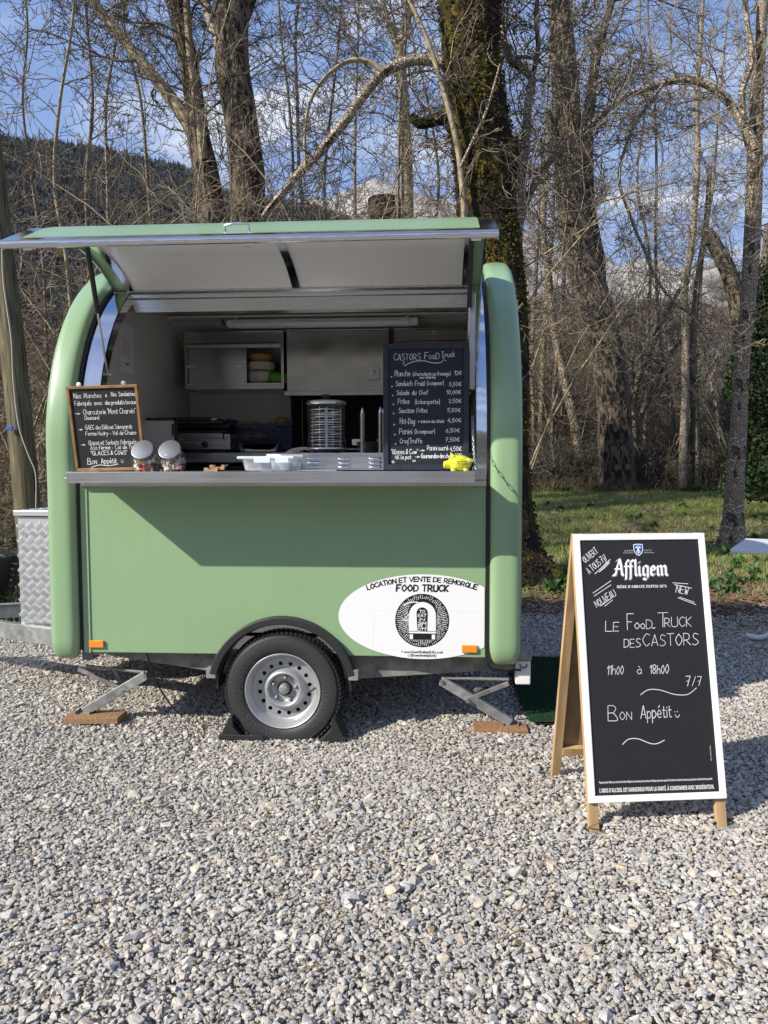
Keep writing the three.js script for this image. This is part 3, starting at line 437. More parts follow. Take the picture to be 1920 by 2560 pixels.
// raised hatch
{
  const h = new THREE.Group(); h.name = 'serving_hatch'; h.position.set(0, 0, 0); trailer.add(h); bases.set(h, [-0.8, 0, -1.1]);
  const s0 = 0.885, s1 = HINGE.s - 0.01, HL = -1.858, HR = 0.262, sub = (n, g, m, l) => P(n, g, m, l, h);
  sub('outer_skin', shell(HL + 0.075, HR - 0.075, s0 + 0.055, s1, -0.004, 0.006, true), M.green);
  sub('frame', join(shell(HL, HL + 0.078, s0, s1, -0.004, 0.004, true), shell(HR - 0.078, HR, s0, s1, -0.004, 0.004, true), shell(HL + 0.078, HR - 0.078, s0, s0 + 0.057, -0.004, 0.004, true),
    shell(HL, HL + 0.004, s0, s1, -0.035, -0.004, true), shell(HR - 0.004, HR, s0, s1, -0.035, -0.004, true), shell(HL, HR, s0 - 0.003, s0 + 0.002, -0.029, 0.006, true), shell(HL, HR, s0, s0 + 0.02, -0.029, -0.026, true), rod([[HL, lift(prof(s0, -0.012).z, prof(s0, -0.012).y)[1], lift(prof(s0, -0.012).z, prof(s0, -0.012).y)[0] - 0.003], [HR, lift(prof(s0, -0.012).z, prof(s0, -0.012).y)[1], lift(prof(s0, -0.012).z, prof(s0, -0.012).y)[0] - 0.003]], 0.0165, 14, false)), M.mirror);
  for (const [a, b] of [[HL + 0.006, HL + 0.07], [HR - 0.07, HR - 0.006]]) sub('side_flange', shell(a, b, s0 + 0.02, s1, -0.016, -0.008, true), M.green);
  sub('lining', shell(HL + 0.118, HR - 0.105, s0 + 0.02, s1 - 0.02, -0.03, -0.012, true), M.lining);
  for (const [a, b] of [[HL + 0.082, HL + 0.122], [HR - 0.11, HR - 0.07], [-0.81, -0.765]]) sub('rib', shell(a, b, s0 + 0.02, s1 - 0.015, -0.042, -0.02, true), M.mirror);
  sub('hem', shell(HL + 0.08, HR - 0.08, s1 - 0.035, s1 - 0.012, -0.045, -0.02, true), M.steel);
  const hp = (ds, off) => { const p = prof(s0 + ds, off), [z, y] = lift(p.z, p.y); return [y, z]; };
  const A = hp(0.03, 0.004), B = hp(0.03, 0.046), x0 = -0.882, x1 = -0.778;
  sub('handle', [rod([[x0, ...A], [x0, ...hp(0.03, 0.038)], [x0 + 0.012, ...B], [x1 - 0.012, ...B], [x1, ...hp(0.03, 0.038)], [x1, ...A]], 0.0055, 8, false), box(x0 - 0.015, x1 + 0.015, A[0] - 0.001, A[0] + 0.004, A[1] - 0.012, A[1] + 0.012)], M.steel);
  const C = hp(0.06, -0.04); sub('latch_ring', new THREE.TorusGeometry(0.014, 0.004, 8, 20).translate(-0.8, C[0] - 0.004, C[1]), M.steel);
}
for (const [xa, xb, sx] of [[-1.755, -1.742, 1], [0.17, 0.18, -1]]) {
  const p = prof(0.885 + 0.62, -0.035), [z, y] = lift(p.z, p.y), q = prof(S1 + 0.42, -0.05), a = V(xb, y - 0.005, z), b = V(xa, q.y, q.z), m = a.clone().lerp(b, 0.52);
  const st = P('gas_strut', cyl(m.toArray(), b.toArray(), 0.006, 0.006, 12), M.steel);
  P('cylinder', cyl(a.toArray(), m.toArray(), 0.013, 0.013, 14), M.black, undefined, st);
  parts('pin', [cyl([b.x - 0.02, b.y, b.z], [b.x + 0.025, b.y, b.z], 0.006, 0.006, 10), cyl([a.x - 0.01, a.y, a.z], [a.x + 0.02, a.y, a.z], 0.008, 0.008, 10)], M.steel, st);
}
// counter chains
for (const [a, b, n, hang] of [[[0.193, 1.655, -0.03], [0.192, 1.385, 0.33], 21, 0.05], [[-1.79, 1.44, -0.01], [-1.768, 1.372, 0.2], 8, 0.02]]) {
  const gs = []; for (let i = 0; i < n; i++) {
    const t = (i + 0.5) / n, f = (t) => V(...a).lerp(V(...b), t).add(V(0, -hang * 4 * t * (1 - t), 0)), c = f(t), d = f(t + 0.01).sub(f(t - 0.01)).normalize();
    const L = V(...a).distanceTo(V(...b)) / n, g = new THREE.TorusGeometry(L * 0.42, 0.0024, 6, 14).scale(1.35, 0.8, 1); g.rotateX(i % 2 ? Math.PI / 2 : 0.2);
    g.applyQuaternion(new THREE.Quaternion().setFromUnitVectors(V(1, 0, 0), d)); gs.push(g.translate(c.x, c.y, c.z));
  }
  P('chain', gs, M.steel);
}
P('chain_plate', [box(0.19, 0.262, 1.372, 1.395, 0.0, 0.012, 0.002), cyl([0.205, 1.384, 0.012], [0.205, 1.384, 0.02], 0.008, 0.008, 6)], M.steel);
// advert on the panel, reflectors
{
  const cx = -0.056, cy = 0.62, rx = 0.442, ry = 0.2215, s = new THREE.Shape(); for (let i = 0; i <= 96; i++) { const a = i / 96 * 6.2832, x = Math.min(cx + rx * Math.cos(a), XR - 0.01), y = cy + ry * Math.sin(a); i ? s.lineTo(x, y) : s.moveTo(x, y); }
  const g = new THREE.ShapeGeometry(s), uv = g.attributes.uv; for (let i = 0; i < uv.count; i++) uv.setXY(i, (uv.getX(i) - cx + rx) / (2 * rx), (uv.getY(i) - cy + ry) / (2 * ry));
  P('advert_sticker', g.translate(0, 0, 0.0025), std('printed vinyl', [0.9, 0.9, 0.9], 0.4, { map: T.sticker }), 'white oval sticker with black lettering and a round trailer emblem');
  for (const x of [-1.795, 0.182]) P('reflector', box(x - 0.04, x + 0.04, 0.437, 0.476, 0.002, 0.014, 0.004), M.orange);
}
// mudguard, wheel
{
  const arc = (R, a0, a1, n = 40) => Array.from({ length: n + 1 }, (_, i) => { const a = lerp(a0, a1, i / n); return [WX + R * Math.cos(a), WY + R * Math.sin(a)]; }), a0 = 0.24, a1 = Math.PI - 0.24;
  const out = arc(0.396, a0, a1), inn = arc(0.356, a1, a0);
  const mg = P('mudguard', [extrude([...out, ...inn], 0.06, 0.006).translate(0, 0, -0.012), extrude([...arc(0.36, 0, Math.PI), ...arc(0.35, Math.PI, 0)], 0.32).translate(0, 0, -0.32)], M.blackPlastic);
  for (const sx of [-1, 1]) P('bracket', [box(WX + sx * 0.375 - 0.026, WX + sx * 0.375 + 0.026, 0.29, 0.345, -0.01, 0.046, 0.004)], M.galvDark, undefined, mg);
  P('wheel_well', extrude(arc(0.37, 0, Math.PI), 0.02).translate(0, 0, -0.34), M.black);
  T.tyreText = (() => { const t = canvasTex(2048, 256, (x, w, h) => { x.fillStyle = '#808080'; x.fillRect(0, 0, w, h); x.fillStyle = '#fff'; x.strokeStyle = '#fff'; for (const o of [0.10, 0.60]) { textAt(x, 'JOYROAD', w * (o + 0.08), 165, 'italic bold 92px sans-serif', 330); textAt(x, 'TOURING', w * (o + 0.31), 165, 'italic bold 82px sans-serif', 330); } x.lineWidth = 3; for (const y of [20, 232]) { x.beginPath(); x.moveTo(0, y); x.lineTo(w, y); x.stroke(); } for (let i = 0; i < 150; i++) { x.fillRect(i * w / 150, 0, 4, 14); } }); t.colorSpace = THREE.NoColorSpace; t.wrapS = THREE.RepeatWrapping; return t; })();
  const w = new THREE.Group(); w.name = 'wheel'; trailer.add(w); const R = 0.295, wz = 0, dir = (g) => g.rotateX(Math.PI / 2).translate(0, 0, wz);
  bases.set(w, [0, 0, 0]); w.position.set(WX + 0.8, WY, -0.06 + 1.1); w.scale.set(1.06, 1.06, 1); const sub = (n, g, m, l) => P(n, g, m, l, w);
  const prof1 = [[0.186, 0.072], [0.196, 0.086], [0.215, 0.094], [0.245, 0.096], [0.268, 0.09]], prof2 = [[0.268, 0.09], [0.281, 0.08], [0.289, 0.064], [R, 0.045], [R + 0.001, 0], [R, -0.045], [0.288, -0.066], [0.265, -0.09], [0.2, -0.085]];
  sub('sidewall', dir(lathe(prof1, 96)), std('tyre sidewall', [0.03, 0.03, 0.031], 0.6, { bumpMap: T.tyreText, bumpScale: 0.004 }));
  const tread = [dir(lathe(prof2, 96))]; const n = 78;
  for (let i = 0; i < n; i++) for (const [y0, y1, dr, tw] of [[0.05, 0.084, -0.004, 0.35], [0.012, 0.045, 0.004, -0.2], [-0.03, 0.005, 0.004, 0.2], [-0.084, -0.038, -0.004, -0.35]]) { const g = new THREE.BoxGeometry(0.016, 0.012, y1 - y0); g.rotateY(tw * 0.5); if (Math.abs(y0 + y1) > 0.1) g.rotateX(y0 > 0 ? 0.38 : -0.38); g.translate(0, R + dr - 0.003, (y0 + y1) / 2).rotateZ(i / n * 6.2832 + (y0 > 0 ? 0.02 : 0)); tread.push(g.translate(0, 0, wz)); }
  sub('tread', tread, M.rubber);
  // pressed steel disc: rim well, flat ring with 16 holes, bulged centre
  const hr = 0.127, holes = Array.from({ length: 16 }, (_, i) => { const a = (i + 0.4) / 16 * 6.2832; return Array.from({ length: 14 }, (_, k) => [hr * Math.cos(a) + 0.0105 * Math.cos(k / 14 * 6.2832), hr * Math.sin(a) + 0.0105 * Math.sin(k / 14 * 6.2832)]); });
  const ringOut = Array.from({ length: 64 }, (_, k) => [0.149 * Math.cos(k / 64 * 6.2832), 0.149 * Math.sin(k / 64 * 6.2832)]), ringIn = Array.from({ length: 64 }, (_, k) => [0.108 * Math.cos(k / 64 * 6.2832), 0.108 * Math.sin(k / 64 * 6.2832)]);
  const toDisc = (g) => g.translate(0, 0, wz + 0.022);
  sub('rim', [dir(lathe([[0.187, 0.078], [0.190, 0.084], [0.186, 0.087], [0.181, 0.082], [0.178, 0.07], [0.168, 0.058], [0.163, 0.04], [0.156, 0.026], [0.149, 0.025]], 96)), dir(lathe([[0.108, 0.025], [0.103, 0.031], [0.094, 0.052], [0.086, 0.06], [0.078, 0.056], [0.069, 0.036], [0.062, 0.026], [0.05, 0.023], [0.0, 0.023]], 80)), toDisc(extrude(ringOut, 0.003, 0, [ringIn, ...holes]))], M.wheel);
  sub('well', dir(lathe([[0.16, -0.03], [0.0, -0.03]], 32)), M.black);
  sub('hub_cap', dir(lathe([[0, 0.062], [0.02, 0.061], [0.026, 0.056], [0.028, 0.02]], 32)), M.galv);
  sub('hub_ring', dir(lathe([[0.037, 0.022], [0.037, 0.03], [0.031, 0.032], [0.029, 0.026]], 32)), M.black);
  for (let k = 0; k < 5; k++) { const a = k / 5 * 6.2832 + 1.45; sub('nut', [new THREE.CylinderGeometry(0.0095, 0.0115, 0.022, 6).rotateX(Math.PI / 2).translate(0.058 * Math.cos(a), 0.058 * Math.sin(a), wz + 0.036), new THREE.SphereGeometry(0.0085, 10, 6).translate(0.058 * Math.cos(a), 0.058 * Math.sin(a), wz + 0.046)], M.galv); }
  sub('valve', cyl([0.155, 0.005, wz + 0.03], [0.136, -0.003, wz + 0.07], 0.005, 0.004, 8), M.rubber);
  P('axle', cyl([WX, WY, -0.1], [WX, WY, -2.1], 0.04, 0.04, 12), M.galvDark);
  const far = new THREE.Group(); far.name = 'wheel'; trailer.add(far); bases.set(far, [-0.8, 0, -1.1]);
  P('tread', lathe([...prof2].map(([a, b]) => [a, b]), 48).rotateX(Math.PI / 2).translate(WX, WY, -2.05), M.rubber, undefined, far); P('rim', lathe([[0.2, 0.05], [0, 0.03]], 32).rotateX(Math.PI / 2).translate(WX, WY, -2.05), M.wheel, undefined, far);
}
// chassis, jacks, drawbar, tool box, rear lamp
{
  const beam = (z) => extrude([[-1.78, 0.408], [-1.78, 0.375], [-1.02, 0.268], [-0.45, 0.262], [0.25, 0.318], [0.42, 0.33], [0.42, 0.408]], 0.05, 0.002).translate(0, 0, z);
  const ch = P('chassis_beam', beam(-0.13), M.galvDark); P('chassis_beam', beam(-1.95), M.galvDark);
  P('underfloor', box(-1.98, 0.4, 0.412, 0.43, -2.15, -0.04), M.galvDark);
  parts('cross_member', [box(-1.7, -1.62, 0.36, 0.41, -2.1, -0.14), box(0.1, 0.18, 0.34, 0.41, -2.1, -0.14)], M.galvDark, trailer);
  for (const [x, y] of [[-1.42, 0.395], [-1.3, 0.39], [-1.18, 0.385], [-0.33, 0.39], [-0.33, 0.345], [0.0, 0.4], [0.11, 0.4]]) P('bolt', cyl([x, y, -0.082], [x, y, -0.07], 0.009, 0.008, 6), M.galv, undefined, ch);
  const jack = (a, b, c, d, e, f) => {
    const j = P('corner_jack', bar(a, b, 0.045, 0.05, 0.004), M.galv);
    parts('strut', [bar(c, d, 0.014, 0.024), bar(e, f, 0.012, 0.022)], M.galvDark, j);
    parts('pivot', [cyl([a[0], a[1], a[2] - 0.03], [a[0], a[1], a[2] + 0.035], 0.011, 0.011, 10), cyl([d[0], d[1], d[2] - 0.02], [d[0], d[1], d[2] + 0.03], 0.011, 0.011, 10)], M.steel, j);
    const ft = []; for (let i = 0; i <= 12; i++) { const t = Math.PI * (1 + i / 12); ft.push([[b[0] + 0.04 * Math.cos(t), b[1] + 0.008 + 0.04 * Math.sin(t), b[2] - 0.035], [b[0] + 0.04 * Math.cos(t), b[1] + 0.008 + 0.04 * Math.sin(t), b[2] + 0.035]]); } P('foot', strip(ft), M.galv, undefined, j);
    P('spindle', rod([[a[0], a[1] + 0.01, a[2]], [c[0], c[1] + 0.02, c[2]]], 0.009, 8, false), M.galvDark, undefined, j);
  };
  const z = -0.1; jack(atZ(368, 1686, z).toArray(), atZ(213, 1778, z).toArray(), atZ(196, 1672, z).toArray(), atZ(312, 1726, z).toArray(), atZ(282, 1666, z - 0.04).toArray(), atZ(310, 1722, z - 0.04).toArray());
  jack(atZ(1103, 1700, z).toArray(), atZ(1276, 1806, z).toArray(), atZ(1272, 1708, z).toArray(), atZ(1168, 1749, z + 0.02).toArray(), atZ(1228, 1698, z - 0.04).toArray(), atZ(1186, 1728, z - 0.04).toArray());
  parts('jack_bracket', [box(-1.9, -1.842, 0.355, 0.42, -0.14, -0.04, 0.006), box(-1.84, -1.78, 0.385, 0.425, -0.13, -0.035, 0.01)], M.galv, trailer);
  parts('cable', [rod([[-1.55, 0.41, -0.06], [-1.52, 0.3, -0.05], [-1.45, 0.16, -0.05], [-1.36, 0.06, -0.06], [-1.28, 0.1, -0.1]], 0.004, 6), rod([[0.27, 0.42, 0.01], [0.28, 0.37, 0.02], [0.33, 0.345, 0.0], [0.45, 0.34, -0.03]], 0.006, 6)], M.black, trailer);
  const nearBar = [[-1.75, 0.345, -0.35], [-3.4, 0.365, -1.0]], db = P('drawbar', [bar(...nearBar, 0.012, 0.1, 0.003), bar([-1.75, 0.392, -0.37], [-3.4, 0.412, -1.02], 0.05, 0.008), bar([-1.75, 0.298, -0.37], [-3.4, 0.318, -1.02], 0.05, 0.008), bar([-1.75, 0.36, -1.8], [-3.4, 0.385, -1.1], 0.012, 0.1), bar([-1.75, 0.412, -1.78], [-3.4, 0.437, -1.08], 0.05, 0.008), bar([-3.3, 0.37, -1.05], [-3.9, 0.4, -1.05], 0.07, 0.07)], M.galv);
  P('prop', [rod([[-2.28, 0.36, -0.6], [-2.28, 0.235, -0.6]], 0.008, 8, false), cyl([-2.28, 0.24, -0.6], [-2.28, 0.228, -0.6], 0.03, 0.035, 14)], M.galvDark, undefined, db);
  P('lamp_bracket', [box(0.424, 0.502, 0.258, 0.383, -0.1, -0.04, 0.008)], M.whiteMatte, 'white plastic lamp holder below the right corner'); P('lamp_cap', [box(0.422, 0.507, 0.385, 0.45, -0.12, -0.035, 0.01)], M.galv);
  P('lamp_hook', rod([[0.445, 0.37, -0.036], [0.448, 0.357, -0.03], [0.463, 0.351, -0.03], [0.478, 0.357, -0.03], [0.481, 0.37, -0.036]], 0.003, 6), M.black);
  const tb = new THREE.Group(); tb.name = 'tool_box'; tb.position.set(-2.06 + 0.8, 0, -0.66 + 1.1); tb.rotation.y = -0.13; trailer.add(tb); bases.set(tb, [0, 0, 0]);
  P('body', box(-0.57, 0, 0.325, 1.085, -0.72, 0, 0.006), M.alu, undefined, tb); P('lid', box(-0.585, 0.02, 1.09, 1.125, -0.74, 0.02, 0.004), M.alu, undefined, tb);
  const bars = [], lozenge = (cx, cy, dir) => { for (let k = 0; k < 5; k++) { const g = new THREE.SphereGeometry(1, 6, 4).scale(0.024, 0.0032, 0.0034).rotateZ(dir * 0.95), o = (k - 2) * 0.0105; bars.push(g.translate(cx + o * Math.cos(dir * 0.95 + Math.PI / 2), cy + o * Math.sin(dir * 0.95 + Math.PI / 2), 0.0005)); } };
  for (let i = 0; i < 18; i++) for (let j = 0; j < 8; j++) { const x = -0.55 + i * 0.0325, y = 0.37 + j * 0.094 + (i % 2 ? 0.047 : 0); if (y < 1.065) lozenge(x, y, i % 2 ? 1 : -1); }
  P('tread_pattern', bars, M.alu, undefined, tb);
  const topBars = []; for (let i = 0; i < 16; i++) for (let j = 0; j < 16; j++) { const g = new THREE.SphereGeometry(1, 6, 4).scale(0.02, 0.0028, 0.0024).rotateZ((i + j) % 2 ? 0.8 : -0.8).rotateX(-Math.PI / 2); topBars.push(g.translate(-0.56 + i * 0.037, 1.1255, -0.02 - j * 0.044)); } P('lid_tread_pattern', topBars, M.alu, undefined, tb);
}
{
  const { FontLoader } = await import('three/addons/loaders/FontLoader.js'); const { TextGeometry } = await import('three/addons/geometries/TextGeometry.js');
  const font = await new FontLoader().loadAsync('fonts/droid/droid_sans_bold.typeface.json'), word = (size) => { const g = new TextGeometry('AL-KO', { font, size, depth: 0.003, curveSegments: 4 }); g.computeBoundingBox(); return prep(g); };
  const a = word(0.036).rotateY(-Math.atan2(0.65, 1.65)), A = atZ(8, 1620, -0.635); P('maker_mark', a.translate(A.x, A.y, A.z), M.alu);
  P('maker_mark', word(0.03).translate(-0.19, 0.372, -0.081), M.galv);
}
// ------------------------------------------------------------------ inside the trailer: fixed fittings are its parts
{
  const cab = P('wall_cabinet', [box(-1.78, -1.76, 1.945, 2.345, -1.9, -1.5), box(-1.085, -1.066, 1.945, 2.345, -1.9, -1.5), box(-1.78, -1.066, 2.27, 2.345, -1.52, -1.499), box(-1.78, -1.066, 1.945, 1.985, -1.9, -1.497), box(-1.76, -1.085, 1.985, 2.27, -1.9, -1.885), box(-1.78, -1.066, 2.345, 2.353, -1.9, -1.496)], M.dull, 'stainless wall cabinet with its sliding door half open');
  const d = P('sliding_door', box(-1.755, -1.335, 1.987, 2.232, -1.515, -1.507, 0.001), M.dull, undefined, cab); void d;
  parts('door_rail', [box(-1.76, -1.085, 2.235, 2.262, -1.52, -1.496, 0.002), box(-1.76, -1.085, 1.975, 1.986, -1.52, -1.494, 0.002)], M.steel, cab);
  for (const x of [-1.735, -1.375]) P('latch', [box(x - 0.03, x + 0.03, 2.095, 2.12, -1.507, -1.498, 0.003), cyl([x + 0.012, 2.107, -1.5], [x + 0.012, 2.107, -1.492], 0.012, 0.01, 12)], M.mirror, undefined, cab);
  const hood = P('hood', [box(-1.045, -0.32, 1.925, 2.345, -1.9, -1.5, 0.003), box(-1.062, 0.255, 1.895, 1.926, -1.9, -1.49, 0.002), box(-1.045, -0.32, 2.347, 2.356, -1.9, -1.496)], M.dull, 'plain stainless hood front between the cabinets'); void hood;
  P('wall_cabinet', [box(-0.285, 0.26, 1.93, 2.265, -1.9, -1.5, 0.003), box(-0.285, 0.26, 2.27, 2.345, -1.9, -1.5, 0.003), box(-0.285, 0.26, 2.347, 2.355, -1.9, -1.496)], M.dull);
  const th = P('thermostat', box(-0.478, -0.385, 2.0, 2.095, -1.5, -1.478, 0.006), M.whiteMatte); P('dial', lathe([[0, 0.014], [0.017, 0.013], [0.02, 0]], 24).rotateX(Math.PI / 2).translate(-0.43, 2.05, -1.478), M.whiteMatte, undefined, th);
  const lamp = P('strip_light', box(-1.455, -0.11, 2.365, 2.42, -1.47, -1.4, 0.02), M.whiteMatte); P('diffuser', box(-1.4, -0.165, 2.362, 2.402, -1.47, -1.385, 0.018), phys('lamp diffuser', [0.82, 0.83, 0.86], 0.25), undefined, lamp);
  parts('clip', [box(-1.385, -1.36, 2.41, 2.428, -1.43, -1.392), box(-0.2, -0.175, 2.41, 2.428, -1.43, -1.392)], M.steel, lamp);
  P('lamp_cable', rod([[-1.45, 2.39, -1.43], [-1.485, 2.4, -1.44], [-1.48, 2.435, -1.45], [-1.42, 2.44, -1.46]], 0.006, 8), M.black);
  P('lamp_shelf', box(-1.87, 0.27, 2.43, 2.44, -1.6, -1.38), M.white);
  // black corrugated recess under the hood, worktop, counter base
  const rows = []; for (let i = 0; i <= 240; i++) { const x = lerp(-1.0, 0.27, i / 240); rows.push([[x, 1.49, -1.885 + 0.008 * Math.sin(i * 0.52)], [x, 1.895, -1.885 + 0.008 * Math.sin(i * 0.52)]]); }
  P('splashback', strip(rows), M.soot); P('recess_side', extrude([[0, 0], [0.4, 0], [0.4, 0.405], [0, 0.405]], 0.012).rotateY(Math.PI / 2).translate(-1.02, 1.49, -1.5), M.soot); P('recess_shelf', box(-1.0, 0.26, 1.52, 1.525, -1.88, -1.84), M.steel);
  P('back_panel', box(-1.88, 0.28, 1.49, 2.43, -1.92, -1.9), M.white);
  P('worktop', [box(-1.87, 0.27, 1.47, 1.49, -1.9, -1.24, 0.003), box(-1.87, 0.27, 1.425, 1.488, -1.243, -1.236)], M.steel);
  const fr = P('under_counter_unit', box(-1.8, -0.3, 0.55, 1.40, -1.85, -1.26, 0.01), M.black); P('unit_knob', lathe([[0, 0.02], [0.012, 0.018], [0.014, 0]], 18).rotateX(Math.PI / 2).translate(-1.415, 1.404, -1.245), M.steel, undefined, fr);
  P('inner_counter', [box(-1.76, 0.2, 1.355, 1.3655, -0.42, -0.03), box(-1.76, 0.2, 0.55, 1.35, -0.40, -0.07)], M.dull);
  const pt = P('side_flap', box(-1.872, -1.86, 1.48, 1.69, -1.25, -0.75), M.white); P('flap_frame', [box(-1.86, -1.66, 1.695, 1.712, -0.96, -0.94), box(-1.675, -1.655, 1.42, 1.712, -0.96, -0.94), box(-1.69, -1.68, 1.6, 1.67, -0.955, -0.935, 0.003)], M.blackPlastic, undefined, pt); P('flap_sheet', box(-1.86, -1.675, 1.42, 1.695, -0.956, -0.948), M.white, undefined, pt);
  const pw = 0.21, pl = P('pinned_notice', strip([[[-1.886, 2.27, -0.62], [-1.886, 1.97, -0.62]], [[-1.886, 2.27, -0.62 - pw], [-1.886, 1.97, -0.62 - pw]]], (i, j) => [i, 1 - j]), std('paper in sleeve', [0.85, 0.85, 0.88], 0.3, { map: T.notice }), 'printed sheet in a clear sleeve on the inner wall'); void pl;
}
// things on shelves and worktop
{
  const b = (y, r, h, mat, tint) => [y, r, h, mat];
  const wick = std('wicker', [0.42, 0.22, 0.07], 0.8, { bumpMap: T.grain, bumpScale: 0.003 }), linen = std('linen', [0.55, 0.52, 0.48], 0.9);
  const bx = -1.255, bz = -1.62; let y = 1.99;
  for (const [lab, mat, r, h, k] of [['cloth-lined bread basket at the bottom of the cabinet stack', linen, 0.1, 0.085, 0], ['cloth-lined bread basket in the middle of the cabinet stack', linen, 0.1, 0.075, 1], ['brown wicker bread basket on top of the cabinet stack', wick, 0.092, 0.07, 2]]) {
    const t = thing('bread_basket', lab, 'basket', [bx, y, bz]); const pts = k < 2 ? [[0, 0], [r * 0.75, 0], [r * 0.95, h * 0.3], [r, h * 0.75], [r * 0.96, h], [r * 0.85, h], [r * 0.85, h * 0.5], [0, h * 0.4]] : [[0, 0], [r * 0.7, 0], [r, h * 0.8], [r * 0.9, h], [r * 0.8, h * 0.7], [0, h * 0.5]];
    const g = lathe(pts, 40), p = g.attributes.position; for (let i = 0; i < p.count; i++) { const a = Math.atan2(p.getZ(i), p.getX(i)), q = 1 + 0.035 * Math.sin(a * 9 + k) * (p.getY(i) / h); p.setX(i, p.getX(i) * q); p.setZ(i, p.getZ(i) * q); } g.computeVertexNormals();
    part('bowl', g.translate(bx, y, bz), mat, t); if (k === 1) part('rim_band', new THREE.TorusGeometry(r * 0.99, 0.006, 6, 40).rotateX(Math.PI / 2).translate(bx, y + h * 0.15, bz), wick, t);
    y += h * 0.92;
  }
  const g = new RoundedBoxGeometry(0.15, 0.09, 0.12, 4, 0.03), p = g.attributes.position; for (let i = 0; i < p.count; i++) { const n = fbm(p.getX(i) * 30 + 5, p.getY(i) * 30 + p.getZ(i) * 20, 5, 3) - 0.5; p.setX(i, p.getX(i) * (1 + n * 0.2)); p.setY(i, p.getY(i) * (1 + n * 0.5)); } g.computeVertexNormals();
  single('snack_bag', g.translate(-1.12, 2.03, -1.6), std('green foil', [0.12, 0.42, 0.02], 0.3, { map: T.speck }), 'bright green packet on the cabinet shelf beside the baskets', 'packet');
}
{
  const t = thing('contact_grill', 'black and steel panini grill on the back worktop', 'grill', [-1.65, 1.49, -1.5]), q = (n, g, m, par = t) => part(n, g, m, par);
  const X = -1.645; q('base', box(X - 0.235, X + 0.235, 1.495, 1.515, -1.72, -1.26, 0.004), M.black); q('body', [box(X - 0.225, X + 0.2, 1.512, 1.585, -1.70, -1.27, 0.005), box(X - 0.21, X + 0.19, 1.585, 1.625, -1.70, -1.285, 0.005)], M.steel);
  parts('side_cover', [box(X + 0.2, X + 0.245, 1.51, 1.62, -1.7, -1.275, 0.006), box(X - 0.265, X - 0.225, 1.51, 1.62, -1.7, -1.275, 0.006)], M.steel, t); q('lower_plate', box(X - 0.22, X + 0.22, 1.625, 1.645, -1.7, -1.29, 0.004), M.black);
  const top = q('upper_plate', [box(X - 0.23, X + 0.23, 1.655, 1.70, -1.7, -1.32, 0.01)], M.black); q('handle', [rod([[X - 0.22, 1.70, -1.32], [X - 0.22, 1.71, -1.25], [X - 0.19, 1.715, -1.225], [X + 0.19, 1.715, -1.225], [X + 0.22, 1.71, -1.25], [X + 0.22, 1.70, -1.32]], 0.009, 8, false), cyl([X - 0.17, 1.715, -1.225], [X + 0.13, 1.715, -1.225], 0.017, 0.017, 14)], M.blackPlastic, top); q('handle_end', cyl([X + 0.135, 1.715, -1.225], [X + 0.175, 1.715, -1.225], 0.013, 0.013, 14), M.steel, top);
  q('knob', [lathe([[0, 0.022], [0.019, 0.02], [0.023, 0.0]], 24).rotateX(Math.PI / 2).translate(X + 0.07, 1.547, -1.27)], M.blackPlastic); q('green_light', box(X - 0.065, X - 0.057, 1.544, 1.553, -1.272, -1.266), std('green lens', [0.02, 0.25, 0.06], 0.3)); q('red_light', box(X - 0.006, X + 0.002, 1.544, 1.553, -1.272, -1.266), std('red lens', [0.4, 0.03, 0.02], 0.3));
  const tray = thing('steel_tray', 'shallow stainless tray on the worktop in front of the bread crate', 'tray', [-1.205, 1.49, -1.3]); const rows = []; for (const [y, s] of [[1.552, 0.165], [1.552, 0.155], [1.5, 0.14], [1.493, 0.12]]) { const r = []; for (let i = 0; i <= 32; i++) { const a = i / 32 * 6.2832, c = Math.cos(a), d = Math.sin(a); r.push([-1.205 + Math.sign(c) * Math.pow(Math.abs(c), 0.35) * s, y, -1.35 + Math.sign(d) * Math.pow(Math.abs(d), 0.35) * s * 0.6]); } rows.push(r); } rows.push(rows[3].map((p) => [-1.205, 1.493, -1.35])); part('pan', strip(rows), M.mirror, tray);
  // crate with rolls
  const cr = thing('bread_crate', 'dark blue open-mesh plastic crate holding bread rolls', 'crate', [-1.245, 1.49, -1.62]), blue = std('dark blue plastic', [0.02, 0.035, 0.11], 0.5), gs = [], x0 = -1.47, x1 = -1.02, z0 = -1.78, z1 = -1.5, y0 = 1.56, y1 = 1.685;
  for (let i = 0; i <= 22; i++) { const x = lerp(x0, x1, i / 22); for (const z of [z0, z1]) gs.push(box(x - 0.003, x + 0.003, y0, y1, z - 0.003, z + 0.003)); } for (let j = 0; j <= 6; j++) { const y = lerp(y0, y1, j / 6); for (const z of [z0, z1]) gs.push(box(x0, x1, y - 0.003, y + 0.003, z - 0.0025, z + 0.0035)); for (const x of [x0, x1]) gs.push(box(x - 0.0025, x + 0.0035, y - 0.003, y + 0.003, z0, z1)); }
  part('mesh_side', gs, blue, cr); part('rim', [box(x0 - 0.01, x1 + 0.01, y1, y1 + 0.012, z1 - 0.006, z1 + 0.01), box(x0 - 0.01, x1 + 0.01, y1, y1 + 0.012, z0 - 0.01, z0 + 0.006), box(x0 - 0.01, x0 + 0.006, y1, y1 + 0.05, z0, z1), box(x1 - 0.006, x1 + 0.01, y1, y1 + 0.05, z0, z1)], blue, cr); part('base', box(x0, x1, 1.493, y0, z0, z1), blue, cr);
  const r = rngOf(17), roll = [[-1.395, 0.048], [-1.305, 0.055], [-1.20, 0.05], [-1.11, 0.052], [-1.35, 0.05], [-1.25, 0.05]]; const bread = std('bread crust', [0.5, 0.28, 0.1], 0.7, { map: T.speck });
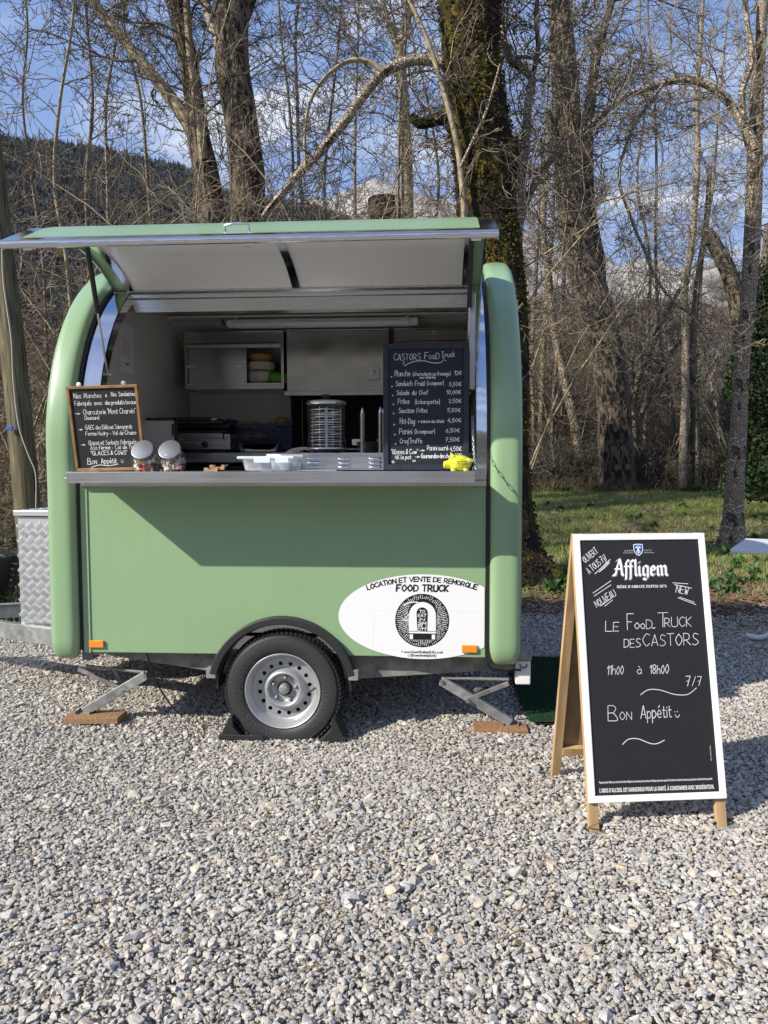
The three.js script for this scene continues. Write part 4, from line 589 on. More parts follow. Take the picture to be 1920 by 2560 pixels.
  roll.forEach(([x, s], i) => { const g = new THREE.SphereGeometry(s, 18, 12).scale(1.15, 0.72, 1), p = g.attributes.position; for (let k = 0; k < p.count; k++) { const n = 1 + 0.12 * (fbm(p.getX(k) * 40 + i * 9, p.getZ(k) * 40, 7, 3) - 0.5); p.setXYZ(k, p.getX(k) * n, p.getY(k) * n, p.getZ(k) * n); } g.computeVertexNormals(); single('bread_roll', g.translate(x, (i > 3 ? 1.61 : i === 3 ? 1.715 : 1.68) + r() * 0.008, i > 3 ? -1.55 : -1.6 - r() * 0.06), bread, ['leftmost bread roll heaped in the blue crate', 'large bread roll in the middle of the blue crate', 'bread roll low behind the crate rim right of the middle roll', 'golden bread roll highest in the right end of the crate', 'bread roll seen through the left mesh of the blue crate', 'bread roll seen through the centre mesh of the blue crate'][i], 'bread roll'); });
}
// on the counter
const CT = 1.3755;
{                                                         // hot-dog warmer: louvred box, glass cylinder with wire cage, three spikes
  const t = thing('hot_dog_warmer', 'stainless hot-dog warmer with a glass cylinder, wire cage and three bread spikes', 'hot-dog machine', [-0.43, CT, -0.16]), q = (n, g, m, par = t) => part(n, g, m, par);
  const x0 = -0.693, x1 = -0.17, y0 = CT + 0.004, y1 = 1.468, zf = -0.02, zb = -0.30; q('housing', [box(x0, x1, y0, y1, zb, zf, 0.003)], M.steel);
  for (const cx of [-0.626, -0.466, -0.306]) for (const cy of [1.398, 1.419, 1.441]) { const rows = []; for (let i = 0; i <= 12; i++) { const u = i / 12, x = cx - 0.034 + 0.068 * u, e = Math.pow(Math.sin(Math.PI * u), 0.35); const row = []; for (let j = 0; j <= 6; j++) { const v = j / 6; row.push([x, cy - 0.008 + 0.013 * v, zf + 0.0005 + 0.008 * e * Math.sin(Math.PI * Math.pow(1 - v, 0.6) * 0.62)]); } rows.push(row); } q('louvre', strip(rows), M.mirror); }
  const cx = -0.577, cz = -0.16, R = 0.101, up = (g) => g.translate(cx, 0, cz);
  q('base_ring', up(lathe([[0, 1.466], [0.07, 1.466], [0.07, 1.474], [0.11, 1.486], [0.112, 1.496], [0.1, 1.5], [0, 1.499]])), M.mirror);
  const glass = q('glass_cylinder', up(lathe([[R, 1.502], [R, 1.732]], 64)), M.glass); void glass;
  const lid = q('lid', up(lathe([[0, 1.748], [0.093, 1.747], [0.108, 1.74], [0.11, 1.727], [0.104, 1.724], [0, 1.726]], 56)), M.mirror); q('lid_knob', up(lathe([[0, 1.782], [0.018, 1.781], [0.025, 1.774], [0.021, 1.763], [0.01, 1.758], [0.012, 1.747]], 28)), M.blackPlastic, lid);
  const cage = []; for (let k = 0; k < 10; k++) { const y = 1.515 + k * 0.02; const pts = []; for (let i = 0; i <= 24; i++) { const a = i / 24 * 6.2832; pts.push([cx + 0.083 * Math.cos(a), y + (k % 2 ? 0.003 : -0.003) * Math.sin(a), cz + 0.083 * Math.sin(a)]); } cage.push(rod(pts, 0.003, 6, true, 40)); }
  for (let i = 0; i < 4; i++) { const a = i * 1.57 + 0.3; cage.push(cyl([cx + 0.083 * Math.cos(a), 1.5, cz + 0.083 * Math.sin(a)], [cx + 0.083 * Math.cos(a), 1.71, cz + 0.083 * Math.sin(a)], 0.0025, 0.0025, 6)); } cage.push(box(cx - 0.007, cx + 0.007, 1.5, 1.712, cz - 0.003, cz + 0.003)); q('wire_cage', cage, M.steel);
  for (const [x, z, h] of [[-0.382, -0.14, 0.243], [-0.285, -0.13, 0.247], [-0.276, -0.23, 0.247]]) q('bread_spike', lathe([[0.018, 1.465], [0.018, 1.471], [0.0125, 1.473], [0.0125, 1.465 + h * 0.87], [0.004, 1.465 + h * 0.985], [0, 1.465 + h]], 24).translate(x, 0, z), M.mirror);
  single('wicker_basket', [new THREE.CylinderGeometry(0.13, 0.1, 0.08, 32, 6, true), ...[-0.03, -0.01, 0.012, 0.034].map((y) => new THREE.TorusGeometry(0.115 + y * 0.35, 0.006, 6, 36).rotateX(Math.PI / 2).translate(0, y, 0))].map((g) => g.translate(-0.33, 1.5, -0.62)), std('black wicker', [0.015, 0.014, 0.014], 0.6), 'black round wicker basket behind the bread spikes', 'basket');
  for (const [x, w, lab] of [[-0.47, 0.05, 'small white carton left of the first bread spike'], [-0.3, 0.09, 'small white carton between the bread spikes']]) single('carton', box(x - w / 2, x + w / 2, 1.525, 1.56, -0.75, -0.68, 0.003), M.whiteMatte, lab, 'carton');
}
{                                                         // tubs
  const tub = (x0, x1, y0, y1, z0, z1, k) => { const rows = [], ring = (y, e) => { const r = []; for (let i = 0; i <= 48; i++) { const a = i / 48 * 6.2832, c = Math.cos(a), d = Math.sin(a); r.push([(x0 + x1) / 2 + Math.sign(c) * Math.pow(Math.abs(c), 0.25) * ((x1 - x0) / 2 - e), y, (z0 + z1) / 2 + Math.sign(d) * Math.pow(Math.abs(d), 0.25) * ((z1 - z0) / 2 - e)]); } return r; }; rows.push(ring(y1, 0), ring(y0 + 0.006, k), ring(y0, k + 0.008)); rows.push(rows[2].map(() => [(x0 + x1) / 2, y0, (z0 + z1) / 2])); return strip(rows); };
  const a = thing('plastic_tub', 'clear plastic tub with clip lid on the counter front, next to the warmer', 'tub', [-0.81, CT, 0.15]); part('tub_body', tub(-0.94, -0.69, CT + 0.002, 1.437, 0.02, 0.26, 0.012), M.clearPlastic, a); part('lid', [box(-0.955, -0.675, 1.435, 1.449, 0.008, 0.272, 0.006), box(-0.87, -0.79, 1.417, 1.443, 0.272, 0.278, 0.002), box(-0.765, -0.7, 1.417, 1.443, 0.272, 0.278, 0.002)], M.milky, a);
  single('paper_packets', [box(-0.9, -0.84, 1.382, 1.388, 0.08, 0.2), box(-0.83, -0.77, 1.382, 1.4, 0.1, 0.2).rotateZ(0.02), box(-0.76, -0.72, 1.382, 1.415, 0.06, 0.18)], M.whiteMatte, 'white paper packets lying inside the clear tub', 'packets', undefined, 'stuff');
  const b = thing('plastic_tub', 'white plastic tub standing behind the clear one against the warmer', 'tub', [-0.76, CT, -0.15]); part('tub_body', tub(-0.86, -0.69, CT + 0.002, 1.446, -0.22, -0.02, 0.01), M.milky, b); part('lid', box(-0.872, -0.675, 1.445, 1.463, -0.23, -0.01, 0.006), M.whiteMatte, b);
  const c = thing('storage_bin', 'large grey translucent bin behind the counter tubs', 'bin', [-0.75, 1.37, -0.7]); const rows = []; for (let i = 0; i <= 10; i++) { const t = i / 10; rows.push([[-0.94 + 0.16 * Math.pow(t, 1.6), 1.38 + 0.13 * Math.sin(t * 1.57), -0.55], [-0.94 + 0.16 * Math.pow(t, 1.6), 1.38 + 0.13 * Math.sin(t * 1.57), -0.95]]); } rows.push([[-0.6, 1.512, -0.55], [-0.6, 1.512, -0.95]], [[-0.58, 1.38, -0.55], [-0.58, 1.38, -0.95]]); part('cover', strip(rows), M.clearPlastic, c); part('tray', box(-0.95, -0.57, 1.36, 1.385, -0.96, -0.54, 0.006), M.whiteMatte, c);
  for (const [x0, x1, y0, y1, z, lab] of [[-1.118, -1.05, CT, CT + 0.018, 0.25, 'front kraft card piece lying on the counter edge'], [-1.105, -1.03, CT + 0.008, CT + 0.032, 0.2, 'kraft card piece standing behind the front one on the counter']]) single('card_piece', [box(x0, x1, y0, y0 + (y1 - y0) * 0.6, z - 0.02, z + 0.02, 0.001), box(x0, x0 + 0.022, y0, y1, z - 0.02, z + 0.018, 0.001), box(x1 - 0.016, x1, y0, y1, z - 0.02, z + 0.018, 0.001)], std('kraft card', [0.5, 0.32, 0.17], 0.8, { map: T.speck }), lab, 'card');
}
for (const [cx, cz, lab, clab, seed] of [[-1.408, 0.27, 'glass candy jar with steel lid nearest the small chalkboard', 'wrapped sweets inside the jar nearest the chalkboard', 3], [-1.278, 0.26, 'glass candy jar with steel lid, right one of the two jars', 'wrapped sweets inside the right jar', 8]]) {
  // a slanted cookie jar: round glass body, neck tipped forward with a round steel lid
  const t = thing('candy_jar', lab, 'jar', [cx, CT, cz]), R = 0.066; const body = [[0, 0.002], [0.05, 0.002], [0.06, 0.012], [R, 0.04], [R, 0.075], [0.058, 0.1], [0.05, 0.108]];
  const g = lathe(body, 48), p = g.attributes.position; for (let i = 0; i < p.count; i++) { const y = p.getY(i), f = smooth(0.03, 0.11, y); p.setZ(i, p.getZ(i) + f * 0.018); p.setY(i, y + 0.01 * f * -(p.getZ(i) / R)); } g.computeVertexNormals(); part('glass_body', g.translate(cx, CT, cz), M.glass, t);
  const lidG = join(lathe([[0, 0.02], [0.052, 0.0195], [0.055, 0.016], [0.055, 0.0], [0.052, 0], [0.0, 0.003]], 56)).rotateX(1.0).translate(cx + 0.004, CT + 0.098, cz + 0.03); part('lid', lidG, phys('turned steel', [0.3, 0.305, 0.32], 0.32, { metalness: 1 }), t);
  const r = rngOf(seed), sw = new THREE.Group(); sw.name = numbered('sweets'); tag(sw, clab, 'sweets', undefined, 'stuff'); scene.add(sw); const cols = [[0.6, 0.03, 0.03], [0.75, 0.74, 0.72], [0.3, 0.12, 0.05], [0.62, 0.6, 0.58], [0.42, 0.3, 0.2]], list = [];
  for (let i = 0; i < 90; i++) { const a = r() * 6.28, q = Math.sqrt(r()) * 0.048, h = 0.014 + r() * 0.062, c = h < 0.034 && r() < (seed === 3 ? 0.4 : 0.08) ? cols[0] : cols[1 + Math.floor(r() * 4)]; list.push([0, cx + q * Math.cos(a), CT + h, cz + q * Math.sin(a) + 0.004, r() * 3, r() * 6, r() * 3, 1, 1, 1, ...c]); }
  const cg = join(new THREE.SphereGeometry(0.011, 8, 6).scale(1.25, 0.7, 0.8), new THREE.ConeGeometry(0.008, 0.014, 6).rotateZ(Math.PI / 2).translate(0.018, 0, 0), new THREE.ConeGeometry(0.008, 0.014, 6).rotateZ(-Math.PI / 2).translate(-0.018, 0, 0)); scatter('sweet', sw, [cg], std('sweet wrapper', [1, 1, 1], 0.25), list);
}
{                                                         // yellow pig money box
  const cx = 0.118, cy = CT + 0.038, cz = 0.27, t = thing('pig_money_box', 'yellow pig-shaped money box with scribbled writing at the counter end', 'money box', [cx, CT, cz]), yel = phys('yellow glaze', [0.72, 0.68, 0.035], 0.28, { clearcoat: 0.6, clearcoatRoughness: 0.1 });
  T.pig = canvasTex(512, 256, (x, w, h) => { x.fillStyle = '#dfdd2c'; x.fillRect(0, 0, w, h); x.strokeStyle = '#4a4a20'; const o = { w: 3, jit: 0.8 }; hand(x, 'qpolle mon', 216, 118, 15, o); hand(x, 'la maman', 222, 142, 15, o); hand(x, 'bon p', 330, 150, 11, o); x.strokeStyle = '#7c3a2a'; x.fillStyle = '#e9e6da'; for (const [a, b, c] of [[290, 92, 9], [296, 132, 7], [238, 166, 8], [284, 166, 9]]) { x.beginPath(); x.ellipse(a, b, c * 1.5, c, 0, 0, 7); x.fill(); x.stroke(); } x.fillStyle = '#6d6a3a'; x.fillRect(240, 92, 16, 5); });
  const pm = phys('yellow glaze with writing', [0.9, 0.9, 0.5], 0.28, { map: T.pig, clearcoat: 0.6, clearcoatRoughness: 0.1 }), g = new THREE.SphereGeometry(1, 40, 28).rotateY(-Math.PI / 2 + 0.25).scale(0.058, 0.0385, 0.046); part('body', g.translate(cx, cy, cz), pm, t);
  part('snout', [cyl([cx - 0.052, cy - 0.006, cz + 0.006], [cx - 0.07, cy - 0.008, cz + 0.012], 0.02, 0.017, 20), new THREE.SphereGeometry(0.0168, 16, 10).scale(0.4, 1, 1).translate(cx - 0.07, cy - 0.008, cz + 0.012)], yel, t);
  for (const [dz, dx] of [[0.022, -0.036], [-0.022, -0.036]]) part('ear', new THREE.ConeGeometry(0.012, 0.026, 12).scale(1, 1, 0.6).rotateZ(0.5).translate(cx + dx, cy + 0.04, cz + dz), yel, t);
  for (const [dx, dz] of [[-0.028, 0.022], [0.03, 0.022], [-0.028, -0.022], [0.03, -0.022]]) part('foot', cyl([cx + dx, CT + 0.001, cz + dz], [cx + dx, CT + 0.014, cz + dz], 0.012, 0.016, 14), yel, t);
  part('tail', new THREE.TorusGeometry(0.007, 0.003, 8, 16).translate(cx + 0.054, cy + 0.01, cz + 0.014), yel, t);
  part('cheek', new THREE.SphereGeometry(0.012, 12, 8).scale(1, 1, 0.4).translate(cx + 0.043, cy + 0.012, cz + 0.03), yel, t);
}
function framed(name, label, cat, at, rot, w, h, fw, fd, frameMat, boardMat) {
  const t = thing(name, label, cat); t.position.set(...at); t.rotation.set(...rot, 'YXZ'); bases.set(t, [0, 0, 0]);
  const mit = (len, x, y, a) => extrude([[-len / 2, 0], [len / 2, 0], [len / 2 - fw, fw], [-len / 2 + fw, fw]], fd, 0.0025).translate(0, 0, -fd / 2).rotateZ(a).translate(x, y, 0);
  part('bottom_rail', mit(w, 0, 0, 0), frameMat, t); part('top_rail', mit(w, 0, h, Math.PI), frameMat, t); part('side_rail', mit(h, -w / 2, h / 2, -Math.PI / 2), frameMat, t); part('side_rail', mit(h, w / 2, h / 2, Math.PI / 2), frameMat, t);
  const iw = w / 2 - fw + 0.002; part('board', strip([[[-iw, h - fw, 0], [-iw, fw, 0]], [[iw, h - fw, 0], [iw, fw, 0]]], (i, j) => [i, 1 - j]), boardMat, t); part('backing', box(-iw, iw, fw, h - fw, -0.006, -0.002), M.black, t);
  return t;
}
framed('menu_board', 'dark navy chalkboard menu with prices leaning at the counter right end', 'menu board', [-0.043, CT + 0.004, 0.03], [0.0, -0.015, 0.0], 0.433, 0.634, 0.027, 0.02, std('navy stained wood', [0.016, 0.026, 0.048], 0.55, { map: T.wood, bumpMap: T.wood, bumpScale: 0.002 }), std('chalkboard face', [0.95, 0.97, 1], 0.6, { map: T.menu }));
{
  const t = framed('small_chalkboard', 'small light-wood framed chalkboard tilted forward at the counter left end', 'chalkboard', [-1.6, CT + 0.006, 0.22], [0.157, -0.025, 0.019], 0.359, 0.417, 0.014, 0.016, M.oak, std('slate face', [1, 1, 1], 0.62, { map: T.slate }));
  for (const x of [-0.115, 0.11]) part('hook', [new THREE.SphereGeometry(0.013, 16, 10).scale(1, 0.9, 0.4).translate(x, 0.424, 0), cyl([x, 0.42, -0.003], [x, 0.436, -0.003], 0.004, 0.004, 8)], x < 0 ? M.whiteMatte : M.clearPlastic, t);
}
// pavement sign
{
  const t = thing('pavement_sign', 'tall pine A-frame chalkboard sign standing on the gravel right of the trailer', 'A-board'); t.position.set(0.874, 0.0, 0.972); t.rotation.y = 0.141; bases.set(t, [0, 0, 0]);
  const L = 1.15, w = 0.553, th = 0.222, f = th, leaf = (sgn) => { const m = new THREE.Matrix4().makeRotationX(-sgn * th); return (g) => g.applyMatrix4(m).translate(0, 0.0, sgn > 0 ? 0 : -2 * L * Math.sin(th) - 0.02); };
  const F = leaf(1), B = leaf(-1), q = (n, g, m, l) => part(n, g, m, t, l);
  for (const s of [-1, 1]) { q('leg', F(box(s * (w / 2 - 0.02) - 0.02, s * (w / 2 - 0.02) + 0.02, -0.045, L, -0.024, -0.001, 0.002)), M.pine); q('leg', B(box(s * (w / 2 - 0.02) - 0.02, s * (w / 2 - 0.02) + 0.02, -0.03, L, 0.001, 0.024, 0.002)), M.pine); }
  q('crossbar', F(box(-w / 2 + 0.04, w / 2 - 0.04, L - 0.045, L, -0.024, -0.001, 0.002)), M.pine); q('crossbar', B(box(-w / 2 + 0.04, w / 2 - 0.04, L - 0.045, L, 0.001, 0.024, 0.002)), M.pine); q('crossbar', B(box(-w / 2 + 0.04, w / 2 - 0.04, 0.115, 0.15, 0.001, 0.03, 0.002)), M.pine); q('crossbar', F(box(-w / 2 + 0.04, w / 2 - 0.04, 0.115, 0.15, -0.024, -0.001, 0.002)), M.pine);
  q('back_board', B(box(-w / 2 + 0.035, w / 2 - 0.035, 0.14, L - 0.03, -0.006, 0.0)), std('hardboard', [0.4, 0.27, 0.16], 0.8, { map: T.speck })); q('backing_board', F(box(-w / 2 + 0.04, w / 2 - 0.04, 0.1, L - 0.01, 0.0, 0.003)), std('hardboard back', [0.4, 0.27, 0.16], 0.8, { map: T.speck }));
  const fw = 0.026, y0 = 0.097, y1 = L - 0.003, mat = std('white frame', [0.8, 0.8, 0.79], 0.4); const mit = (len, x, y, a) => extrude([[-len / 2, 0], [len / 2, 0], [len / 2 - fw, fw], [-len / 2 + fw, fw]], 0.012, 0.002).rotateZ(a).translate(x, y, 0.003);
  for (const g of [mit(w, 0, y0, 0), mit(w, 0, y1, Math.PI), mit(y1 - y0, -w / 2, (y0 + y1) / 2, -Math.PI / 2), mit(y1 - y0, w / 2, (y0 + y1) / 2, Math.PI / 2)]) q('white_rail', F(g), mat);
  const iw = w / 2 - fw + 0.002; q('board', F(strip([[[-iw, y1 - fw, 0.009], [-iw, y0 + fw, 0.009]], [[iw, y1 - fw, 0.009], [iw, y0 + fw, 0.009]]], (i, j) => [i, 1 - j])), std('sign face', [1, 1, 1], 0.58, { map: T.pavementSign }));
  for (const s of [-0.2, 0.2]) q('hinge', [box(s - 0.03, s + 0.03, L * Math.cos(th) - 0.0, L * Math.cos(th) + 0.004, -L * Math.sin(th) - 0.03, -L * Math.sin(th) + 0.015)], M.steel);
}
// wheel chocks, wood blocks
for (const [x0, x1, lab] of [[-1.127, -0.9, 'black plastic wheel chock under the left of the tyre'], [-0.457, -0.60, 'black plastic wheel chock under the right of the tyre']]) {
  const t = thing('wheel_chock', lab, 'wheel chock', [(x0 + x1) / 2, 0, 0]), s = Math.sign(x1 - x0), n = 10, pts = [[x0, -0.03], [x0 + s * 0.055, 0.09], [x0 + s * 0.073, 0.095]]; for (let i = 0; i <= n; i++) { const a = lerp(0.94, 0.2, i / n); pts.push([WX - s * 0.318 * Math.sin(a), WY - 0.318 * Math.cos(a) + 0.004]); } pts.push([WX - s * 0.05, -0.09], [x0, -0.09]);
  if (s < 0) pts.reverse(); part('wedge', extrude(pts, 0.15, 0.005).translate(0, 0, -0.09), M.blackPlastic, t); parts('rib', [box(Math.min(x0, x0 + s * 0.02), Math.max(x0, x0 + s * 0.24), -0.03, -0.004, 0.05, 0.062, 0.003)], M.blackPlastic, t);
}
for (const [u0, u1, v, lab, rz] of [[156, 292, 1812, 'brown wood block under the left corner jack foot', 0.02], [1184, 1321, 1842, 'brown wood block under the right corner jack foot', -0.01]]) {
  const a = atZ(u0, v, -0.0), b = atZ(u1, v, -0.0), y = Math.min(a.y, b.y); single('wood_block', new RoundedBoxGeometry(b.x - a.x, 0.035, 0.13, 2, 0.003).rotateZ(rz).translate((a.x + b.x) / 2, y + 0.02, -0.075), M.plank, lab, 'wood block');
}
// post, wire, tag; table, pipe, mat, crate
{
  const t = thing('wooden_post', 'leaning weathered round wooden utility post at the left edge', 'post', [-3.55, 0, -3.5]), a = atZ(92, 1520, -3.4).setY(-0.1), b = atZ(35, 900, -3.45), c = atZ(-10, 500, -3.5), d = atZ(-72, -100, -3.55); const rows = [], cur = new THREE.CatmullRomCurve3([a, b, c, d]);
  for (let i = 0; i <= 80; i++) { const p = cur.getPoint(i / 80), row = []; for (let j = 0; j <= 40; j++) { const th = j / 40 * 6.2832, R = lerp(0.122, 0.098, i / 80) * (1 + 0.05 * fbm(j * 0.7, i * 0.06, 5, 3, 28) - 0.1 * smooth(0.93, 0.99, Math.cos(th - 1.9 - 0.1 * Math.sin(i * 0.1)))); row.push([p.x + R * Math.cos(th), p.y, p.z + R * Math.sin(th)]); } rows.push(row); }
  part('pole', strip(rows, (i, j) => [j / 40 * 0.9, i / 80 * 6]), std('weathered wood', [0.21, 0.185, 0.145], 0.88, { map: dataTex(512, 1024, (u, v) => { const f = fbm(u * 46, v * 5, 71, 4, 46, 5), c = smooth(0.66, 0.72, fbm(u * 60, v * 2, 75, 3, 60, 2)), m = fbm(u * 4, v * 6, 77, 3, 4, 6), t = (0.55 + 0.5 * f) * (1 - 0.6 * c); return [t * lerp(0.9, 1, m), t * 0.93, t * lerp(0.86, 0.72, m)]; }), bumpMap: T.wood, bumpScale: 0.008 }), t);
  const w = [[4, 600], [8, 700], [28, 850], [33, 950], [48, 1070], [72, 1140], [88, 1180], [90, 1280]].map(([u, v]) => atZ(u, v, -3.27).toArray()); part('wire', rod(w, 0.006, 6), std('white cable', [0.4, 0.385, 0.34], 0.6), t);
  const q = atZ(23, 1070, -3.27); part('blue_tag', box(q.x - 0.028, q.x + 0.028, q.y - 0.022, q.y + 0.022, q.z - 0.02, q.z + 0.0, 0.004), std('blue plastic', [0.02, 0.12, 0.4], 0.4), t);
}
{
  const p = atZ(1826, 1372, -2.1), t = thing('garden_table', 'white plastic garden table, its corner entering at the right edge', 'table', [p.x + 0.5, 0, p.z - 0.1]), y = p.y, X = p.x, Z = p.z;
  const pts = [[0, 0], [0.92, -0.36], [1.35, 0.5], [0.45, 0.86]].map(([a, b]) => [X + a, b]); const g = extrude(pts.map(([a, b]) => [a, b]), 0.03, 0.004).rotateX(-Math.PI / 2).translate(0, y - 0.03, Z); part('tabletop', g, phys('white resin', [0.8, 0.8, 0.8], 0.35), t);
  for (const [a, b] of [[0.28, -0.06], [0.9, -0.2 + 0.48], [0.82, 0.1], [0.5, -0.68]].map(([a, b]) => [X + a + 0.2, Z + b * 0.6])) part('leg', cyl([a, -0.02, b], [a, y - 0.02, b], 0.025, 0.025, 14), M.whiteMatte, t);
  const c = [[1862, 1586], [1880, 1592], [1905, 1593], [1925, 1584], [1950, 1580]].map(([u, v]) => atZ(u, v, -2.22).toArray()); single('white_pipe', rod(c, 0.02, 14), M.whiteMatte, 'short bent white plastic pipe on the ground under the table', 'pipe');
}
{
  const rows = []; for (let i = 0; i <= 20; i++) { const r = []; for (let j = 0; j <= 40; j++) r.push([lerp(0.5, 0.93, i / 20) + 0.01 * Math.sin(j), 0.034 + 0.01 * fbm(i * 0.3, j * 0.3, 4, 2), lerp(-1.5, -0.12, j / 40)]); rows.push(r); }
  const t = thing('turf_mat', 'dark green artificial turf mat on the gravel behind the trailer corner', 'mat', [0.74, 0, -0.95]); part('backing', strip(rows), std('turf backing', [0.012, 0.03, 0.016], 0.95), t);
  const r = rngOf(41), n = 22000, m = new THREE.InstancedMesh(new THREE.ConeGeometry(0.0022, 0.016, 3), std('turf pile', [1, 1, 1], 0.8), n), c = new THREE.Color(); for (let i = 0; i < n; i++) { dummy.position.set(lerp(0.505, 0.925, r()) - 0.74, 0.046, lerp(-1.49, -0.13, r()) + 0.95); dummy.rotation.set((r() - 0.5), 0, (r() - 0.5)); dummy.scale.setScalar(0.8 + 0.5 * r()); dummy.updateMatrix(); m.setMatrixAt(i, dummy.matrix); m.setColorAt(i, c.setRGB(0.012, 0.045 + 0.03 * r(), 0.02)); } m.name = 'pile'; m.userData.kind = 'stuff'; t.add(m);
}
{
  const t = thing('slatted_crate', 'black slatted plastic crate panel beside the post at the left edge', 'crate'), o = atZ(52, 1385, -2.9); t.position.copy(o); t.rotation.set(-0.1, 0.25, -0.2); bases.set(t, [0, 0, 0]);
  for (let i = 0; i < 12; i++) part('slat', box(-0.26, 0.02, -0.052 * i - 0.036, -0.052 * i, -0.012, 0.012, 0.003), M.blackPlastic, t); for (const x of [-0.25, -0.12, 0.0]) part('upright', box(x - 0.012, x + 0.012, -0.62, 0.01, -0.026, -0.013, 0.002), M.blackPlastic, t);
  single('planter', lathe([[0, 0], [0.22, 0], [0.28, 0.5], [0.3, 0.52], [0.3, 0.56], [0.26, 0.56], [0.24, 0.3], [0, 0.3]], 32).translate(atZ(-52, 1530, -2.75).x, 0.02, -2.75), M.blackPlastic, 'black plastic planter cut by the left picture edge', 'planter');
}
// ------------------------------------------------------------------ trees: bare early-spring wood behind the trailer
class Tubes {
  constructor() { this.p = []; this.u = []; this.i = []; this.c = []; }
  add(pts, rad, sides, o = {}) {                         // pts: Vector3 list; rad: radius at each; o.ridge(angle 0..1, metres along) scales the radius; o.col
    let n = V(0, 0, 1), len = 0; const base = this.p.length / 3, k = sides + 1, d = V(), b = V(), q = V();
    for (let i = 0; i < pts.length; i++) {
      d.copy(pts[Math.min(i + 1, pts.length - 1)]).sub(pts[Math.max(i - 1, 0)]).normalize(); if (i) len += pts[i].distanceTo(pts[i - 1]);
      if (!i && Math.abs(d.z) > 0.9) n.set(1, 0, 0); n.addScaledVector(d, -n.dot(d)).normalize(); b.crossVectors(d, n);
      for (let j = 0; j < k; j++) { const a = (j % sides) / sides * 6.2832, R = rad[i] * (o.ridge ? o.ridge((j % sides) / sides, len, i / (pts.length - 1)) : 1); q.copy(pts[i]).addScaledVector(n, R * Math.cos(a)).addScaledVector(b, R * Math.sin(a)); this.p.push(q.x, q.y, q.z); this.u.push(j / sides * (o.uw ?? 6.2832 * rad[0]), len); }
    }
    for (let i = 0; i < pts.length - 1; i++) for (let j = 0; j < sides; j++) { const a = base + i * k + j; this.i.push(a, a + 1, a + k, a + 1, a + k + 1, a + k); }
  }
  geo() { const g = new THREE.BufferGeometry(); g.setAttribute('position', new THREE.Float32BufferAttribute(this.p, 3)); g.setAttribute('uv', new THREE.Float32BufferAttribute(this.u, 2)); g.setIndex(this.i); g.computeVertexNormals(); return g; }
}
const perp = (d, r) => { const a = V(r() - 0.5, r() - 0.5, r() - 0.5); return a.addScaledVector(d, -a.dot(d)).normalize(); };
// a branch that wanders, and its own branches; o: kids per level, spread, wob, up (pull upwards), min radius
function grow(B, p, d, L, R, lvl, r, o) {
  const n = lvl === 0 ? 9 : lvl === 1 ? 7 : 5, pts = [p.clone()], rad = [R], c = p.clone(), e = d.clone(), end = Math.max(o.min ?? 0.0035, R * 0.3);
  for (let i = 1; i <= n; i++) { e.addScaledVector(perp(e, r), (o.wob ?? 0.22) * (0.5 + r())).add(V(0, (o.up ?? 0.05) * (lvl ? 1 : 0.6), 0)).normalize(); c.addScaledVector(e, L / n); pts.push(c.clone()); rad.push(lerp(R, end, Math.pow(i / n, 0.8))); }
  B.add(pts, rad, lvl === 0 ? 8 : lvl === 1 ? 5 : 3);
  const kids = o.kids[lvl] ?? 0;
  for (let k = 0; k < kids; k++) {
    const t = lerp(o.from ?? 0.2, 1, (k + r() * 0.9) / kids), f = t * n, i = Math.min(n - 1, Math.floor(f)), at = pts[i].clone().lerp(pts[i + 1], f - i), dir = pts[i + 1].clone().sub(pts[i]).normalize();
    dir.addScaledVector(perp(dir, r), lerp(0.55, 1.25, r()) * (o.spread ?? 1)).normalize();
    grow(B, at, dir, L * lerp(0.32, 0.62, r()) * lerp(1.15, 0.75, t), Math.max(o.min ?? 0.0035, rad[i] * 0.62), lvl + 1, r, o);
  }
}
const barkTex = (s, fine, gap, cols) => dataTex(512, 512, (u, v) => {   // upright fissures
  const w = fbm(u * 5, v * 3, s, 3, 5, 3), k = fbm(u * fine + w * 2.0, v * 6, s + 3, 3, fine, 6), f = smooth(gap - 0.12, gap + 0.12, k), n = fbm(u * 40, v * 40, s + 9, 3, 40, 40), m = fbm(u * 5, v * 4, s + 20, 4, 5, 4);
  const a = cols[0], b = cols[1], c = cols[2]; return [0, 1, 2].map((i) => lerp(lerp(a[i], b[i], f), c[i], smooth(0.52, 0.68, m) * (cols[3] ?? 1)) * (0.75 + 0.5 * n));
});
